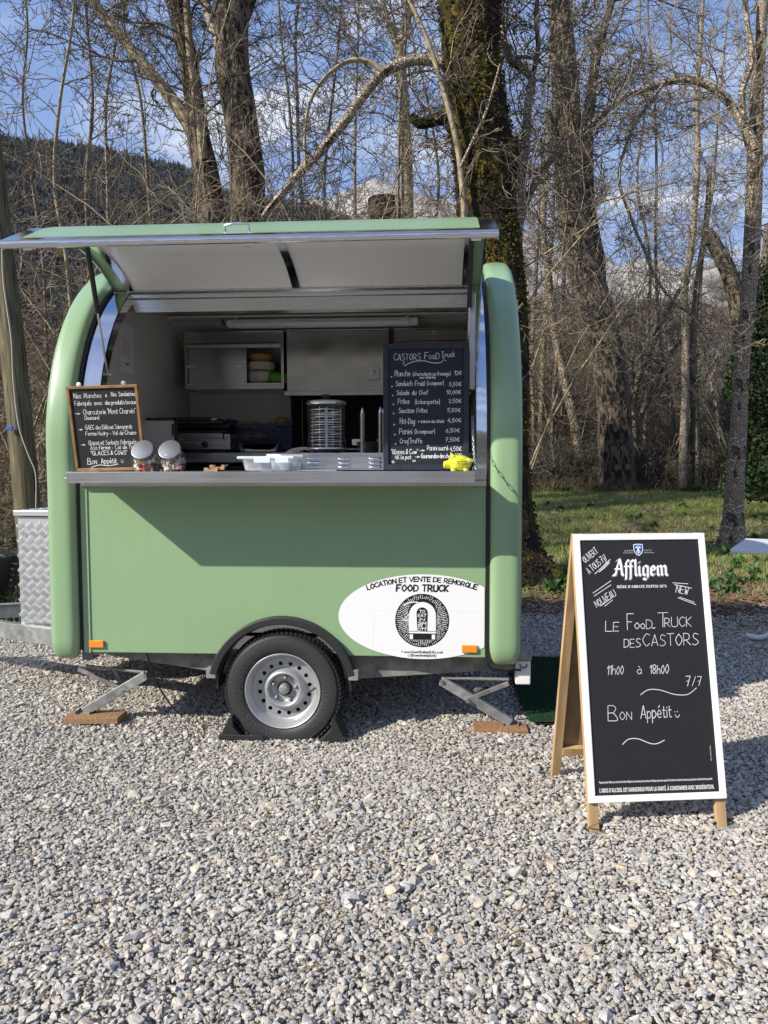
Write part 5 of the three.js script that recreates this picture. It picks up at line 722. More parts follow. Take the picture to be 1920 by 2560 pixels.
const bark = {
  poplar: std('furrowed grey bark', [0.62, 0.6, 0.57], 0.95, { map: barkTex(201, 16, 0.44, [[0.2, 0.165, 0.135], [0.54, 0.49, 0.43], [0.45, 0.42, 0.34], 0.25]), bumpMap: dataTex(512, 512, (u, v) => { const w = fbm(u * 5, v * 3, 201, 3, 5, 3); return grey(smooth(0.3, 0.62, fbm(u * 16 + w * 2.0, v * 6, 204, 3, 16, 6))); }, false), bumpScale: 0.03 }),
  moss: std('mossy bark', [0.62, 0.6, 0.55], 1, { map: dataTex(512, 512, (u, v) => { const m = fbm(u * 7, v * 5, 301, 4, 7, 5), n = fbm(u * 60, v * 60, 305, 3, 60, 60), k = fbm(u * 14, v * 3, 309, 3, 14, 3), g = smooth(0.42, 0.58, m), y = smooth(0.5, 0.7, fbm(u * 9, v * 9, 315, 3, 9, 9)); const d = [0.17, 0.115, 0.06].map((c) => c * (0.5 + k)), h = [lerp(0.25, 0.46, y), lerp(0.25, 0.4, y), lerp(0.06, 0.08, y)]; return [0, 1, 2].map((i) => lerp(d[i], h[i], g) * (0.45 + 1.1 * n)); }), bumpMap: T.grain, bumpScale: 0.03 }),
  lichen: std('grey bark with pale lichen', [0.95, 0.93, 0.9], 0.9, { map: dataTex(1024, 1024, (u, v) => { const zone = fbm(u * 4, v * 5, 402, 3, 4, 5), l = smooth(0.66 - 0.14 * zone, 0.72 - 0.14 * zone, fbm(u * 44, v * 120, 401, 2, 44, 120)), s = smooth(0.58, 0.7, fbm(u * 5, v * 4, 404, 3, 5, 4)), y = smooth(0.66, 0.75, fbm(u * 8, v * 7, 408, 4, 8, 7)), n = fbm(u * 60, v * 60, 411, 2, 60, 60); const b = [0.47, 0.42, 0.37]; return [0, 1, 2].map((i) => { let c = lerp(b[i], [0.2, 0.17, 0.15][i], s); c = lerp(c, [0.84, 0.8, 0.74][i], l * (1 - 0.6 * s)); return lerp(c, [0.6, 0.48, 0.17][i], y * 0.8) * (0.75 + 0.5 * n); }); }), bumpMap: T.grain, bumpScale: 0.008 }),
  hazel: std('olive brown bark', [1, 0.97, 0.9], 0.9, { map: dataTex(256, 256, (u, v) => { const y = smooth(0.5, 0.7, fbm(u * 5, v * 6, 501, 3, 5, 6)), n = fbm(u * 30, v * 30, 504, 3, 30, 30); return [0, 1, 2].map((i) => lerp([0.56, 0.515, 0.455][i], [0.6, 0.575, 0.42][i], y) * (0.7 + 0.6 * n)); }) }),
  dark: std('brown twig bark', [0.78, 0.77, 0.76], 0.92, { map: dataTex(256, 256, (u, v) => { const y = smooth(0.5, 0.72, fbm(u * 5, v * 6, 511, 3, 5, 6)), n = fbm(u * 30, v * 30, 514, 3, 30, 30); return [0, 1, 2].map((i) => lerp([0.5, 0.465, 0.425][i], [0.56, 0.53, 0.38][i], y) * (0.7 + 0.6 * n)); }) }),
};
const ridgeOf = (seed, deep, flare = 0.0) => (a, len, t) => 1 + deep * (fbm(a * 22, len * 1.3, seed, 3, 22) - 0.5) * 2 + 0.1 * (fbm(a * 4, len * 0.4, seed + 5, 2, 4) - 0.5) + flare * Math.exp(-len * 2.6) * (1 + 0.6 * Math.cos(a * 6.2832 * 4 + seed));
const curve = (px, z, f = 1) => { const q = px.map(([u, v, w, zz]) => { const p = atZ(u, v, zz ?? z); p.w = w / FOCAL * (CAM.z - p.z) / 2 * f; return p; }); return q; };
function trunkOf(B, q, sides, seg, ridge) { const c = new THREE.CatmullRomCurve3(q), n = seg ?? q.length * 8, pts = [], rad = []; for (let i = 0; i <= n; i++) { const t = i / n, f = t * (q.length - 1), k = Math.min(q.length - 2, Math.floor(f)); pts.push(c.getPoint(t)); rad.push(lerp(q[k].w, q[k + 1].w, f - k)); } B.add(pts, rad, sides, { ridge }); return { pts, rad }; }
function twigs(B, run, n, r, o) {                        // branches along a trunk or limb
  for (let k = 0; k < n; k++) { const t = lerp(o.t0 ?? 0.1, o.t1 ?? 1, (k + r()) / n), f = t * (run.pts.length - 1), i = Math.min(run.pts.length - 2, Math.floor(f)), at = run.pts[i].clone().lerp(run.pts[i + 1], f - i), ax = run.pts[i + 1].clone().sub(run.pts[i]).normalize(), d = perp(ax, r).addScaledVector(ax, o.lean ?? 0.5); if (o.flat) d.z *= o.flat; d.normalize(); grow(B, at, d, lerp(o.L[0], o.L[1], r()), Math.min(run.rad[i] * 0.5, lerp(o.R[0], o.R[1], r())), o.lvl ?? 0, r, o); }
}
function tree(name, label, mat, crownMat, seed, mains, o, group) {  // mains: px runs [points, z, sides, ridge depth, flare]; the first is the trunk, others are limbs
  const first = curve(mains[0].px, mains[0].z), t = thing(name, label, 'tree', [first[0].x, first[0].y, first[0].z], group), r = rngOf(seed), C = new Tubes();
  mains.forEach((m, i) => {
    const B = new Tubes(), run = trunkOf(B, curve(m.px, m.z), m.sides ?? (i ? 10 : 24), m.seg, m.deep ? ridgeOf(seed + i, m.deep, i ? 0 : m.flare ?? 0) : undefined);
    part(i ? 'limb' : 'trunk', B.geo(), m.mat ?? mat, t); if (m.n) twigs(C, run, m.n, r, { ...o, ...m });
  });
  if (C.p.length) part('crown', C.geo(), crownMat, t); return t;
}
const SOFT = { kids: [6, 4, 2], wob: 0.3, up: 0.03, L: [1.2, 2.6], R: [0.012, 0.03], min: 0.0045, from: 0.15 };

tree('poplar', 'left of two thick furrowed trunks behind the trailer roof, forked high up', bark.poplar, bark.dark, 11, [
  { px: [[545, 1150, 78], [538, 760, 74], [530, 545, 70], [512, 420, 62], [498, 350, 56], [488, 270, 48], [470, 150, 46], [448, 50, 44], [425, -60, 40], [400, -260, 30]], z: -9, deep: 0.07, n: 16, t0: 0.42, flare: 0.3 },
  { px: [[505, 365, 40], [451, 278, 36], [376, 180, 28], [289, 75, 24], [240, 10, 20], [190, -90, 14]], z: -9, deep: 0.04, n: 13, t0: 0.2, mat: bark.hazel },
  { px: [[510, 400, 22], [497, 290, 22], [482, 190, 20], [470, 60, 18], [462, -80, 16]], z: -8.8, n: 8, t0: 0.3, mat: bark.hazel },
], SOFT);
tree('poplar', 'straight thick furrowed trunk right of the forked one, above the roof handle', bark.poplar, bark.dark, 12, [
  { px: [[650, 1150, 96], [634, 760, 90], [622, 545, 86], [616, 420, 84], [602, 290, 82], [582, 160, 80], [579, 40, 84], [585, -80, 74], [590, -280, 56]], z: -8.7, deep: 0.09, n: 14, t0: 0.4, flare: 0.3 },
  { px: [[600, 60, 40], [628, -20, 36], [662, -110, 30]], z: -8.7, deep: 0.04, n: 4 },
  { px: [[552, 120, 26], [530, 60, 26], [508, -20, 22], [490, -120, 18]], z: -8.6, n: 5, mat: bark.lichen },
], SOFT);
tree('mossy_tree', 'thick moss-covered trunk rising behind the right half of the trailer', bark.moss, bark.dark, 13, [
  { px: [[1275, 1470, 215], [1258, 1380, 165], [1248, 1133, 140], [1250, 800, 138], [1236, 650, 132], [1216, 530, 140], [1212, 405, 146], [1192, 290, 142], [1180, 145, 140], [1172, 0, 140], [1165, -150, 130], [1160, -380, 110]], z: -5.2, sides: 40, seg: 130, deep: 0.11, n: 6, t0: 0.55, flare: 0.25 },
  { px: [[1262, 420, 60], [1276, 372, 52], [1282, 345, 30]], z: -5.05, sides: 18, deep: 0.1 },
  { px: [[1115, 292, 34], [1080, 302, 30], [1048, 308, 26], [1028, 290, 22]], z: -5.3, sides: 12, deep: 0.12 },
  { px: [[1120, 160, 28], [1047, 148, 26], [1000, 160, 25], [949, 190, 25], [868, 295, 23], [800, 380, 22], [752, 428, 20], [700, 490, 17], [665, 532, 14], [640, 580, 10]], z: -5.2, sides: 14, seg: 110, deep: 0.16, n: 14, t0: 0.12, L: [0.5, 1.3], R: [0.005, 0.012], kids: [5, 3, 2], mat: bark.lichen },
  { px: [[960, 178, 14], [926, 156, 13], [874, 152, 12], [810, 197, 10], [774, 260, 9], [762, 340, 8], [764, 420, 6]], z: -5.15, sides: 8, seg: 60, deep: 0.12, n: 8, L: [0.4, 1.0], R: [0.004, 0.008], kids: [4, 3, 2], mat: bark.hazel },
], { ...SOFT, L: [0.8, 1.8], R: [0.008, 0.018] });
{
  const moss = scene.children.find((c) => c.name === 'mossy_tree'), tr = moss.children[0].geometry.attributes, r = rngOf(131), list = [], n = tr.position.count;
  for (let i = 0; i < 15000; i++) { const k = Math.floor(r() * n), x = tr.position.getX(k), y = tr.position.getY(k), z = tr.position.getZ(k), f = fbm(x * 5 + 7, y * 2.2 + z * 5, 37, 3); if (f < 0.4 && r() > 0.3) continue; const y0 = smooth(0.52, 0.7, f) * (0.25 + 0.75 * r()), s = 0.6 + 0.9 * r(); list.push([0, x + (r() - 0.5) * 0.06, y + (r() - 0.5) * 0.1, z + (r() - 0.5) * 0.06, r() * 6, r() * 6, r() * 6, s, s * 0.8, s, lerp(0.034, 0.17, y0), lerp(0.025, 0.15, y0), lerp(0.01, 0.018, y0)]); }
  const q = []; for (let i = 0; i < 7; i++) q.push(new THREE.ConeGeometry(0.004, 0.026, 3).translate(0, 0.013, 0).rotateX((r() - 0.5) * 2.4).rotateZ((r() - 0.5) * 2.4)); q.push(new THREE.IcosahedronGeometry(0.012, 0));
  scatter('moss', moss, [join(q)], std('moss', [1, 1, 1], 1), list); moss.children[moss.children.length - 1].userData.kind = 'stuff';
}
// tall arching hazel bushes close behind the trailer
function hazel(label, u, z, stems, H, seed, away = 1, mat = bark.hazel) {
  const p = atZ(u, 1166, z).setY(0); p.y = groundY(p.x, p.z) - 0.1; const t = thing('hazel_bush', label, 'bush', [p.x, p.y, p.z]), r = rngOf(seed), C = new Tubes(), S = new Tubes();
  for (let i = 0; i < stems; i++) {
    const a = r() * 6.2832, d = V(Math.cos(a) * 0.3 * away, 1, Math.sin(a) * 0.12).normalize(), L = H * (0.6 + 0.5 * r()), n = 18, pts = [], rad = [], c = p.clone().add(V(Math.cos(a) * 0.2, 0, Math.sin(a) * 0.2)), bend = V(Math.cos(a) * 0.05, -0.028 - 0.03 * r(), Math.sin(a) * 0.02), R = 0.014 + 0.014 * r();
    for (let k = 0; k <= n; k++) { pts.push(c.clone()); rad.push(lerp(R, 0.005, Math.pow(k / n, 0.8))); d.addScaledVector(bend, 0.3 + 1.4 * k / n).addScaledVector(perp(d, r), 0.09).normalize(); c.addScaledVector(d, L / n); }
    S.add(pts, rad, 6); twigs(C, { pts, rad }, z > -7 ? 13 : 18, r, { t0: 0.25, L: [0.6, 1.8], R: [0.004, 0.008], kids: [4, 3, 1], wob: 0.28, up: 0.01, min: 0.0036, from: 0.15, lean: 0.7 });
  }
  part('stems', S.geo(), mat, t); part('crown', C.geo(), mat, t);
}
hazel('arching hazel bush behind the left end of the raised hatch', 150, -6.6, 8, 8.5, 301); hazel('hazel bush in front of the forked poplar behind the roof', 400, -6.2, 6, 8.5, 302); hazel('hazel bush in the gap right of the straight poplar', 720, -6.6, 6, 8.8, 303); hazel('dense upright hazel bush left of the mossy trunk, stems showing above the roof', 940, -6.4, 9, 7.5, 304, 0.5);
hazel('arching hazel bush right beside the mossy trunk', 1400, -17.6, 8, 11, 305); hazel('hazel bush between the huge leaning poplar and the pale birch', 1640, -17.9, 9, 12, 306); hazel('hazel bush behind the slender lichen trunk at the right', 1870, -16.6, 9, 12, 307); hazel('hazel bush beside the wooden post at the left edge', -30, -6.4, 8, 8.5, 308);
hazel('hazel bush left of the huge leaning poplar at the wood edge, right of the trailer', 1420, -18.6, 8, 12, 311, 0.6); hazel('tall hazel bush between the mossy trunk and the huge leaning poplar, behind the trailer corner', 1255, -9.5, 6, 10, 309, 0.55);
tree('sapling', 'slim greenish stem leaning across the front of the mossy trunk', bark.hazel, bark.hazel, 14, [
  { px: [[1172, 1100, 18], [1163, 800, 17], [1160, 532, 15], [1152, 430, 15], [1145, 376, 14], [1116, 249, 14], [1095, 180, 13], [1070, 104, 12], [1024, 0, 10], [990, -90, 8]], z: -4.8, sides: 10, n: 9, t0: 0.45, L: [0.5, 1.3], R: [0.004, 0.009], kids: [4, 3, 2] },
  { px: [[1150, 420, 8], [1185, 345, 7], [1215, 280, 7], [1238, 205, 6], [1250, 160, 5]], z: -4.78, sides: 6, n: 3, L: [0.3, 0.7], R: [0.003, 0.006], kids: [3, 2], mat: bark.lichen },
], SOFT);
tree('lichen_tree', 'crooked trunk with white and orange lichen right beside the mossy trunk', bark.lichen, bark.dark, 15, [
  { px: [[1300, 1100, 30], [1296, 760, 28], [1294, 580, 26], [1303, 480, 24], [1308, 400, 22], [1314, 340, 22], [1322, 249, 20], [1330, 197, 19], [1307, 173, 18], [1278, 150, 18], [1261, 104, 17], [1250, 46, 17], [1222, 0, 16], [1200, -60, 13]], z: -6, sides: 14, deep: 0.1, n: 24, t0: 0.3, L: [0.7, 2.2], R: [0.006, 0.014] },
  { px: [[1300, 560, 18], [1318, 500, 18], [1350, 440, 16], [1390, 385, 14], [1440, 330, 10], [1480, 240, 8]], z: -6, sides: 8, n: 14, L: [0.7, 1.9], R: [0.005, 0.01] },
  { px: [[1330, 200, 12], [1345, 120, 12], [1340, 40, 11], [1350, -60, 9]], z: -6, sides: 8, n: 14, L: [0.7, 1.9], R: [0.005, 0.01] },
  { px: [[1278, 148, 9], [1300, 142, 8], [1330, 146, 7], [1352, 150, 6]], z: -6, sides: 6, n: 3, L: [0.3, 0.8], R: [0.004, 0.006] },
], SOFT);
tree('slim_tree', 'slim straight grey trunk left of the mossy trunk, above the roof', bark.hazel, bark.dark, 16, [
  { px: [[1022, 1150, 34], [1020, 700, 32], [1018, 463, 30], [1015, 347, 29], [1009, 243, 28], [1002, 133, 26], [1022, 17, 22], [1030, -80, 18], [1040, -250, 12]], z: -10, sides: 14, deep: 0.05, n: 18, t0: 0.35 },
  { px: [[1003, 140, 14], [980, 80, 12], [962, 20, 10], [948, -60, 8]], z: -10, sides: 8, n: 5 },
], SOFT);
tree('poplar', 'huge dark furrowed trunk leaning left, on the grass right of the trailer', bark.poplar, bark.dark, 17, [
  { px: [[1544, 1232, 98], [1542, 1200, 88], [1540, 1140, 84], [1537, 1060, 80], [1527, 964, 77], [1510, 845, 80], [1490, 775, 82], [1469, 711, 82], [1446, 620, 74], [1432, 520, 70], [1424, 405, 68], [1418, 290, 64], [1406, 116, 58], [1396, 0, 52], [1385, -150, 44]], z: -16.8, sides: 64, seg: 170, deep: 0.13, flare: 0.12, n: 26, t0: 0.45, L: [1.6, 4], R: [0.02, 0.05] },
  { px: [[1500, 730, 30], [1494, 660, 36], [1480, 580, 34], [1470, 480, 30], [1470, 330, 26], [1490, 150, 22], [1530, 0, 16]], z: -17, sides: 24, deep: 0.12, n: 14, t0: 0.3, L: [1.4, 3.4], R: [0.02, 0.04] },
  { px: [[1432, 560, 30], [1410, 470, 26], [1385, 380, 22], [1372, 280, 16]], z: -16.5, sides: 10, n: 6 },
], SOFT);
tree('lichen_tree', 'slender trunk speckled with white lichen behind the white table', bark.lichen, bark.hazel, 18, [
  { px: [[1826, 1372, 66], [1830, 1340, 52], [1834, 1270, 44], [1840, 1175, 40], [1848, 1040, 37], [1853, 922, 36], [1862, 830, 35], [1870, 753, 35], [1878, 640, 38], [1883, 542, 38], [1886, 450, 36], [1887, 376, 34], [1892, 250, 30], [1900, 100, 26], [1912, -60, 22], [1925, -260, 14]], z: -8, sides: 20, seg: 120, deep: 0.04, flare: 0.3, n: 16, t0: 0.45, L: [0.9, 2.6], R: [0.008, 0.02] },
  { px: [[1890, 372, 24], [1872, 335, 22], [1851, 305, 20], [1830, 268, 20], [1810, 243, 19], [1784, 222, 18], [1758, 208, 18], [1730, 200, 17], [1712, 197, 17], [1680, 202, 16], [1643, 214, 16], [1573, 237, 15], [1515, 278, 15], [1463, 324, 14], [1400, 376, 12], [1365, 416, 10], [1319, 428, 7]], z: -7.6, sides: 12, seg: 110, deep: 0.16, n: 30, t0: 0.08, L: [0.7, 2.2], R: [0.005, 0.012], kids: [6, 4, 2] },
  { px: [[1660, 208, 9], [1600, 290, 8], [1560, 380, 8], [1548, 450, 8], [1572, 530, 8], [1595, 590, 8], [1616, 635, 8], [1642, 698, 8], [1684, 753, 7], [1730, 790, 6], [1770, 850, 5], [1800, 890, 4]], z: -7.0, sides: 8, seg: 60, n: 16, t0: 0.25, L: [0.4, 1.1], R: [0.004, 0.008], kids: [4, 3, 1], up: -0.02 },
  { px: [[1890, 420, 18], [1865, 330, 17], [1855, 230, 16], [1880, 150, 14], [1868, 60, 12], [1858, -40, 10]], z: -7.8, sides: 10, deep: 0.05, n: 9, L: [0.6, 1.6], R: [0.006, 0.012] },
], SOFT);
tree('twin_birch', 'pale thin birch stem between the big leaning trunk and the table', bark.lichen, bark.dark, 19, [
  { px: [[1706, 1240, 22], [1708, 1120, 20], [1713, 1000, 19], [1714, 850, 18], [1712, 720, 17], [1728, 620, 16], [1738, 500, 15], [1744, 380, 14], [1742, 250, 12], [1752, 100, 10], [1760, -60, 8]], z: -16.6, sides: 12, deep: 0.08, n: 24, t0: 0.3, L: [0.9, 2.2], R: [0.008, 0.016] },
], SOFT);
tree('ivy_birch', 'thin stem wrapped in dark ivy close right of the pale birch', bark.dark, bark.dark, 20, [
  { px: [[1742, 1240, 22], [1740, 1100, 22], [1734, 960, 20], [1732, 860, 18], [1745, 700, 16], [1765, 560, 13], [1775, 420, 10]], z: -16.8, sides: 10, deep: 0.1, n: 12, t0: 0.35, L: [0.8, 1.8], R: [0.007, 0.014] },
], SOFT);
tree('dead_stub', 'broken leaning dead trunk with a cut top right of the birches', bark.poplar, bark.dark, 21, [
  { px: [[1870, 1240, 46], [1862, 1000, 44], [1850, 800, 40], [1826, 690, 38], [1796, 630, 35], [1766, 578, 30]], z: -16.4, sides: 18, deep: 0.1, n: 3, t0: 0.4, L: [0.5, 1], R: [0.008, 0.012] },
], SOFT);
tree('leaning_birch', 'leaning birch stem with black and white bark just right of the trailer', bark.lichen, bark.dark, 22, [
  { px: [[1458, 1215, 26], [1440, 1080, 25], [1424, 1000, 24], [1410, 940, 22], [1392, 860, 20], [1380, 780, 18], [1372, 690, 16], [1360, 600, 14], [1362, 480, 12], [1372, 350, 10]], z: -18, sides: 12, deep: 0.1, n: 20, t0: 0.25, L: [0.8, 2], R: [0.007, 0.015] },
], SOFT);
tree('hazel', 'thin pale double stem in the thicket right of the trailer', bark.hazel, bark.dark, 23, [
  { px: [[1354, 1205, 16], [1352, 1100, 15], [1356, 950, 14], [1360, 837, 13], [1370, 720, 12], [1378, 600, 11], [1386, 450, 9], [1400, 300, 8]], z: -18.4, sides: 10, n: 20, t0: 0.15, L: [0.8, 1.8], R: [0.006, 0.012] },
  { px: [[1338, 1205, 13], [1334, 1050, 12], [1330, 900, 11], [1336, 760, 10], [1344, 600, 9], [1350, 420, 7]], z: -18.5, sides: 8, n: 14, t0: 0.15, L: [0.8, 1.6], R: [0.005, 0.01] },
], SOFT);
tree('crooked_tree', 'dark crooked forked tree low in the thicket behind the sign', bark.dark, bark.dark, 24, [
  { px: [[1580, 1160, 20], [1586, 1080, 20], [1584, 1000, 18], [1600, 930, 16], [1628, 870, 15], [1656, 800, 13], [1690, 740, 10], [1720, 690, 7]], z: -19, sides: 10, n: 14, t0: 0.2, L: [0.8, 1.8], R: [0.007, 0.014] },
  { px: [[1590, 1060, 14], [1640, 960, 13], [1680, 880, 11], [1710, 845, 8]], z: -19, sides: 8, n: 8, L: [0.6, 1.4], R: [0.006, 0.01] },
  { px: [[1584, 1010, 15], [1578, 930, 14], [1580, 895, 12]], z: -19, sides: 8 },
], SOFT);
// the thin trees left of the pair of poplars and between the trunks: each its own shape
[
  ['hazel', 'thin stem just right of the wooden post, above the hatch corner', 95, 14, -7.5, -18, 60], ['hazel', 'yellowish thin stem second right of the wooden post', 172, 17, -7.2, 6, 45], ['hazel', 'thin stem third right of the wooden post, lit along its left side', 236, 18, -8.2, -30, 62],
  ['alder', 'thin dark stem in front of the wooded hill, left of the forked poplar', 300, 15, -9.5, -40, 70], ['alder', 'thin stem crossing behind the forked poplar on its left', 372, 16, -10.5, -60, 52], ['alder', 'thin stem seen in the gap between the two poplars', 566, 13, -12, 14, 60],
  ['alder', 'thin stem right beside the straight poplar', 700, 14, -11, 26, 66], ['alder', 'tall thin stem in the sky gap right of the straight poplar', 770, 17, -9.8, -14, 80], ['alder', 'thin stem in the middle of the sky gap above the roof', 842, 14, -10.6, 20, 66], ['alder', 'thin stem in the sky gap left of the slim grey trunk', 910, 16, -9.4, -16, 74],
  ['hazel', 'pale twiggy stem close to the left side of the mossy trunk', 968, 13, -7.6, 26, 80], ['alder', 'thin stem hugging the right side of the slim grey trunk', 1076, 13, -12, -14, 54], ['alder', 'thin stem between the lichen trunk and the huge leaning poplar', 1378, 12, -18, -16, 70], ['alder', 'thin stem right of the huge leaning poplar, in front of the sky', 1600, 12, -19, 20, 74], ['alder', 'thin stem above the pavement sign in the bright sky gap', 1662, 12, -18.2, -16, 70], ['alder', 'thin stem left of the broken dead trunk', 1790, 11, -18.8, 18, 60],
].forEach(([name, label, u, w, z, lean, n], i) => {
  const r = rngOf(900 + i), px = []; for (let k = 0; k <= 8; k++) { const t = k / 8; px.push([u + lean * (t - 0.35) * 2.2 + 26 * Math.sin(t * (4 + 4 * r()) + i) + (r() - 0.5) * 26, lerp(1235, -330, t), lerp(w, w * 0.35, t) * 0.8]); }
  px[0][1] = 1166 + 1925 * (1.41 - slope(z)) / (3.95 - z) + 6;
  tree(name, label, i % 4 === 1 ? bark.hazel : i % 4 === 3 ? bark.lichen : bark.dark, i % 2 ? bark.dark : bark.hazel, 930 + i, [{ px, z, sides: 9, seg: 40, n: Math.round(n * 0.36), t0: 0.16, L: [0.7, 2.1], R: [0.006, 0.014] }], { ...SOFT, kids: [5, 3, 2] });
});
{                                                         // sawn-off stump showing above the roof
  const B = new Tubes(); trunkOf(B, curve([[968, 900, 90], [966, 620, 84], [962, 540, 82], [960, 498, 80], [960, 497, 2]], -12.5), 24, 30, ridgeOf(71, 0.09)); single('tree_stump', B.geo(), bark.poplar, 'grey broken-off stump standing above the roof left of the mossy trunk', 'tree stump');
}
// thickets: shrubs that read as one brown mass
function shrub(seed, H, stems, o) { const r = rngOf(seed), B = new Tubes(); for (let i = 0; i < stems; i++) { const a = r() * 6.28, q = 0.35 * Math.sqrt(r()); grow(B, V(q * Math.cos(a), -0.1, q * Math.sin(a)), V((r() - 0.5) * 0.9, 1, (r() - 0.5) * 0.9).normalize(), H * (0.6 + 0.5 * r()), 0.011 + 0.011 * r(), 0, r, o); } return B.geo(); }
{
  const o = { kids: [6, 4, 2], wob: 0.26, up: 0.02, min: 0.0042, from: 0.15, spread: 0.9 }, tall = [1, 2, 3, 4].map((k) => shrub(700 + k, 3.6, 6, o)), low = [1, 2, 3].map((k) => shrub(720 + k, 1.5, 9, { ...o, spread: 1.3, up: -0.02, wob: 0.34 }));
  const put = (name, label, geos, mat, n, area, s0, s1, seed, keep = () => true) => { const r = rngOf(seed), G = new THREE.Group(), list = []; G.name = name; tag(G, label, 'thicket', undefined, 'stuff'); scene.add(G); while (list.length < n) { const [x, z] = area(r); if (!keep(x, z, r)) continue; const s = lerp(s0, s1, r()), t = 0.55 + 0.6 * r(), w = r(); list.push([Math.floor(r() * geos.length), x, groundY(x, z) - 0.05, z, (r() - 0.5) * 0.2, r() * 6.28, (r() - 0.5) * 0.2, s, s * (0.85 + 0.4 * r()), s, t * lerp(0.95, 1.05, w), t, t * lerp(1.08, 0.85, w)]); } scatter('shrubs', G, geos, mat, list); };
  const fan = (z0, z1, l, rr) => (r) => { const z = lerp(z0, z1, r()), d = CAM.z - z; return [lerp(-l * d, rr * d, r()), z]; };
  put('thicket', 'brown thicket of bare stems filling the wood behind the trailer', tall, bark.dark, 210, fan(-19.2, -31, 0.68, 0.58), 0.8, 1.5, 41);
  put('far_thicket', 'dense far brown brushwood behind the trunks on the right', tall, bark.dark, 170, fan(-28, -60, 0.66, 0.56), 1.0, 1.7, 42);
  put('left_thicket', 'tangled bare shrubs behind the trailer on the left', tall, bark.hazel, 34, (r) => [lerp(-9, -2.3, r()), lerp(-6.2, -12, r())], 0.7, 1.05, 43);
  put('brambles', 'low brambles and dead stalks along the edge of the wood', low, bark.dark, 210, fan(-17.3, -19.6, 0.08, 0.56), 0.7, 1.2, 44, (x) => x > 1.2);
  put('left_brambles', 'low tangled brambles behind the tool box on the left', low, bark.hazel, 46, (r) => [lerp(-8.5, -2.4, r()), lerp(-4.4, -7, r())], 0.6, 1.1, 45);
}
